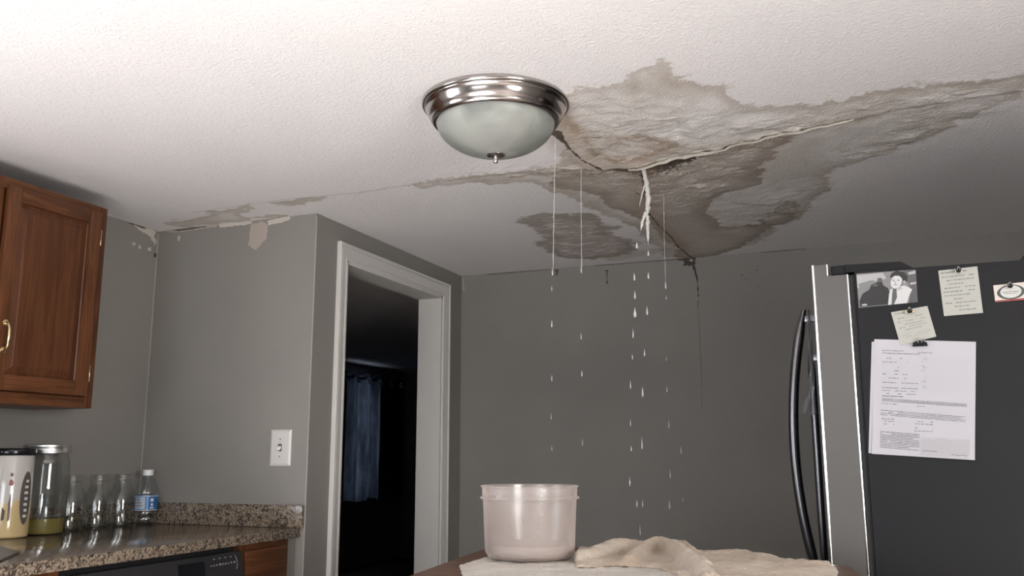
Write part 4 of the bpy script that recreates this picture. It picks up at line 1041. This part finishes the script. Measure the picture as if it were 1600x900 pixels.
# ================================================================== towels
def terry(name, a, b):
    t = NT(name); c = t.coord(); n = t.noise(c, 130, 3, .7); n2 = t.noise(c, 8, 4, .6); n3 = t.noise(c, 55, 3, .6)
    t.set(color=t.mix(t.mr(n2, .35, .68), a, b), rough=.95, spec=.1, sheen=.3)
    t.bump(t.math('ADD', n, n3), .9, .012); return t.m
TW = terry('white_terry_cloth', (.64, .58, .51), (.55, .49, .42)); TB = terry('beige_terry_cloth', (.47, .36, .26), (.62, .53, .43))
def ipt(px, py, dz=0.0): q = P(px, py, 2, IZ+dz); return (q.x, q.y)
def towel(name, outline, ridges, mat, label, z0, step=.004, noise_amp=.006, edge=.010, seed=0):
    o = np.array(outline); x0, y0 = o.min(0)-.005; x1, y1 = o.max(0)+.005
    xs = np.arange(x0, x1+step, step); ys = np.arange(y0, y1+step, step); X, Y = np.meshgrid(xs, ys, indexing='ij')
    S = seg_d(X, Y, outline)
    N1 = fbm(X, Y, 11, 4, seed+.5); N2 = fbm(X, Y, 42, 3, seed+2.5)
    S = S + N2*.004
    Zh = z0 + .006 + noise_amp*(.6+N1)*np.clip(S/.05, 0, 1) + N2*.0022
    for (pts, hgt, wd, prof) in ridges:
        D, T = seg_d(X, Y, pts, False); L = T.max()+1e-6
        hh_ = hgt*np.interp(T/L, *prof) if prof else hgt
        Dn = D*(1+.35*N1)
        c_ = np.clip(1-(Dn/wd)**2, 0, 1); w_ = np.clip(1-Dn/(wd*1.9), 0, 1)
        Rz = z0+.006+hh_*(.62*np.sqrt(c_)+.38*w_*w_*(3-2*w_)) + N1*.006 + N2*.0018
        Zh = np.maximum(Zh, Rz)
    rise = np.clip((S+.0)/edge, 0, 1); Zh = z0 + (Zh-z0)*np.sqrt(1-(1-rise)**2)
    ok = S > -.0005
    bm = bmesh.new(); vid = {}
    nx_, ny_ = X.shape
    okf = ok[:-1, :-1] & ok[1:, :-1] & ok[1:, 1:] & ok[:-1, 1:]
    def gv(i, j):
        k = (i, j)
        if k not in vid: vid[k] = bm.verts.new((X[i, j], Y[i, j], Zh[i, j]))
        return vid[k]
    for i, j in zip(*np.nonzero(okf)): bm.faces.new((gv(i, j), gv(i+1, j), gv(i+1, j+1), gv(i, j+1)))
    # underside closes the cloth
    bd_ = [e_ for e_ in bm.edges if len(e_.link_faces) == 1]
    r_ = bmesh.ops.extrude_edge_only(bm, edges=bd_)
    for g in r_['geom']:
        if isinstance(g, bmesh.types.BMVert): g.co.z = z0
    m = MB(); m.add(bm); ob = m.build(name, mat, angle=180)
    c_ = o.mean(0); origin(ob, (c_[0], c_[1], z0)); tag(ob, label, 'towel'); return ob
# flat white towel under the bucket
towel('towel', [ipt(*q) for q in ((718,886),(748,876),(790,868),(900,864),(985,872),(1050,880),(1090,888),(1090,935),(1000,950),(850,950),(735,930),(722,902))],
      [], TW, 'flat white towel lying under the pinkish bucket', IZ+.0005, seed=1, noise_amp=.004)
def ipb(px, py): return ipt(px, py+8)
rid = [([ipb(895,878), ipb(925,874), ipb(955,866), ipb(985,862), ipb(1000,864)], .044, .034, ([0, .2, .7, 1], [.5, .65, 1, .8])),
       ([ipb(925,860), ipb(905,858)], .012, .04, None),
       ([ipb(985,880), ipb(1005,868), ipb(1028,862), ipb(1052,868), ipb(1072,880), ipb(1092,895), ipb(1110,915)], .048, .027, ([0, .2, .45, .8, 1], [.45, .8, 1, .7, .55])),
       ([ipb(1035,859), ipb(1062,862), ipb(1084,872), ipb(1102,886)], .036, .020, ([0, .3, 1], [.8, 1, .5])),
       ([ipb(1100,864), ipb(1160,866), ipb(1185,872)], .014, .06, ([0, .4, 1], [.6, 1, .5])),
       ([ipb(1290,884), ipb(1270,884), ipb(1240,882)], .012, .04, None)]
towel('towel', [ipb(*q) for q in ((896,872),(905,856),(930,856),(960,860),(1000,858),(1050,857),(1090,862),(1150,864),(1200,869),(1238,874),(1270,880),(1300,884),(1312,893),(1296,912),(1240,925),(1120,945),(1085,925),(1060,898),(1030,888),(1000,884),(960,882),(925,885),(900,884))],
      rid, TB, 'crumpled beige bath towel heaped in folds right of the bucket', IZ+.0095, seed=4, noise_amp=.006)

# ================================================================== leaking water
WAT = NT('falling_water'); WAT.set(color=(.84, .81, .77), rough=.12, trans=.35, ior=1.33, spec=.7); WAT = WAT.m
THR = NT('thin_water_thread'); THR.set(color=(.85, .83, .80), rough=.2, trans=.0, alpha=.45); THR = THR.m
YS = 3.45
m = MB(); rnd = random.Random(2)
def stream(m, pts, rad, y, n=40):
    P_ = [P(a, b, 1, y) for a, b in pts]; out = []; rs = []
    for i in range(n+1):
        u = i/n*(len(P_)-1); k = min(int(u), len(P_)-2); f = u-k; p = P_[k].lerp(P_[k+1], f)
        out.append(p + Vector((.004*mnoise.noise(Vector((i*.7, pts[0][0], 0))), .004*mnoise.noise(Vector((i*.7, 9, pts[0][1]))), 0)))
        rr_ = rad[0]+(rad[1]-rad[0])*i/n; rs.append(rr_*(1+.55*mnoise.noise(Vector((i*.55, pts[0][0]*.1, 4))))*max(.25, min(1, (n-i)/6+.15)))
    m.tube(out, rs, 10)
stream(m, [(1001,244),(1005,262),(1010,285),(1013,310),(1011,340)], (.007, .0115), YS)
stream(m, [(1012,338),(1012,360),(1013,382)], (.009, .004), YS, 20)
stream(m, [(1009,332),(1004,345),(1001,362)], (.008, .004), YS, 20)
stream(m, [(1007,290),(1003,305),(999,322)], (.003, .0025), YS, 14)
o = m.build('water_stream', WAT, angle=80); origin(o, P(1013, 382, 1, YS)); tag(o, 'forked white water stream pouring from the open ceiling joint', 'water stream')
for pts, y, lab in ((((868,203),(866,300),(864,430)), 3.02, 'thin water thread falling from the crack at the edge of the lamp'), (((908,258),(908,340),(909,428)), 3.40, 'faint water thread falling between the lamp drip and the forked stream'), (((1037,300),(1038,380),(1040,440)), 3.95, 'thin water thread falling right of the forked stream')):
    m = MB(); stream(m, pts, (.0011, .0011), y, 60); o = m.build('water_thread', THR, angle=80); origin(o, P(*pts[-1], 1, y)); tag(o, lab, 'water drip')
protos = []
def drop_mesh(): 
    m = MB(); m.lathe([(0, 1), (.14, .8), (.32, .5), (.6, .1), (.85, -.3), (.9, -.55), (.7, -.85), (.35, -.98), (0, -1)], (0, 0, 0), 14); return m
proto = drop_mesh().build('water_drop', WAT, angle=180)
tag(proto, None, 'water drop', 'falling water drops')
D = [(3.45, 'below the forked stream', [(995,383,7,4),(991,432,8,3),(992,460,9,3),(992,488,10,5),(989,520,10,2.5),(988,557,6,2),(985,600,9,2),(985,660,7,1.5),(986,700,6,2),(984,752,9,2),(995,786,8,1.5),(1004,786,8,1.5),(1000,828,10,1.2),(1013,395,6,3),(1013,430,7,3),(1011,485,9,3),(1007,550,8,2),(1004,612,10,3),(1003,692,12,2.2)]),
     (3.95, 'below the rightmost water thread', [(1040,445,8,3),(1041,465,4,2),(1041,560,5,1.6),(1042,608,6,2.2),(1045,662,9,2),(1047,740,9,1.6),(1046,788,9,2.6),(1064,703,7,2),(1067,780,4,1.2)]),
     (3.02, 'below the lamp drip', [(863,424,8,2.2),(862,450,6,1.2),(862,505,8,2),(862,590,7,1.3),(861,650,7,1.3),(862,700,5,1.2)]),
     (3.40, 'below the faint thread', [(908,420,8,2),(908,525,7,2.4),(909,583,7,2.4),(910,690,8,1.3)])]
ORD = ['highest', 'second highest', 'third highest', 'fourth highest', 'fifth highest', 'sixth highest', 'seventh highest', 'eighth highest', 'ninth highest', 'tenth highest', 'eleventh highest', 'twelfth highest', 'lowest but one', 'lowest']
first = True
for y, lab, ds in D:
    strings = {}
    for d in sorted(ds, key=lambda q: q[1]):
        if 'forked' == lab.split()[2]: key = 'left' if d[0] < 998 else 'right'
        elif y == 3.95: key = 'stray' if d[0] > 1055 else 'main'
        else: key = ''
        strings.setdefault(key, []).append(d)
    for key, lst in strings.items():
        for k, (px, py, hl, wd) in enumerate(lst):
            if first: o = proto; first = False
            else: o = proto.copy(); COL.objects.link(o)
            c = P(px, py, 1, y); dist = (c-Vector((0, 0, CH))).length/FPX
            o.location = c; o.scale = (wd*dist*.55, wd*dist*.55, hl*dist*.8)
            o['label'] = ORD[k] + ' clear water drop' + (' of the '+key+' string' if key else '') + ' falling ' + lab
            o['category'] = 'water drop'; o['group'] = 'water drops falling ' + lab
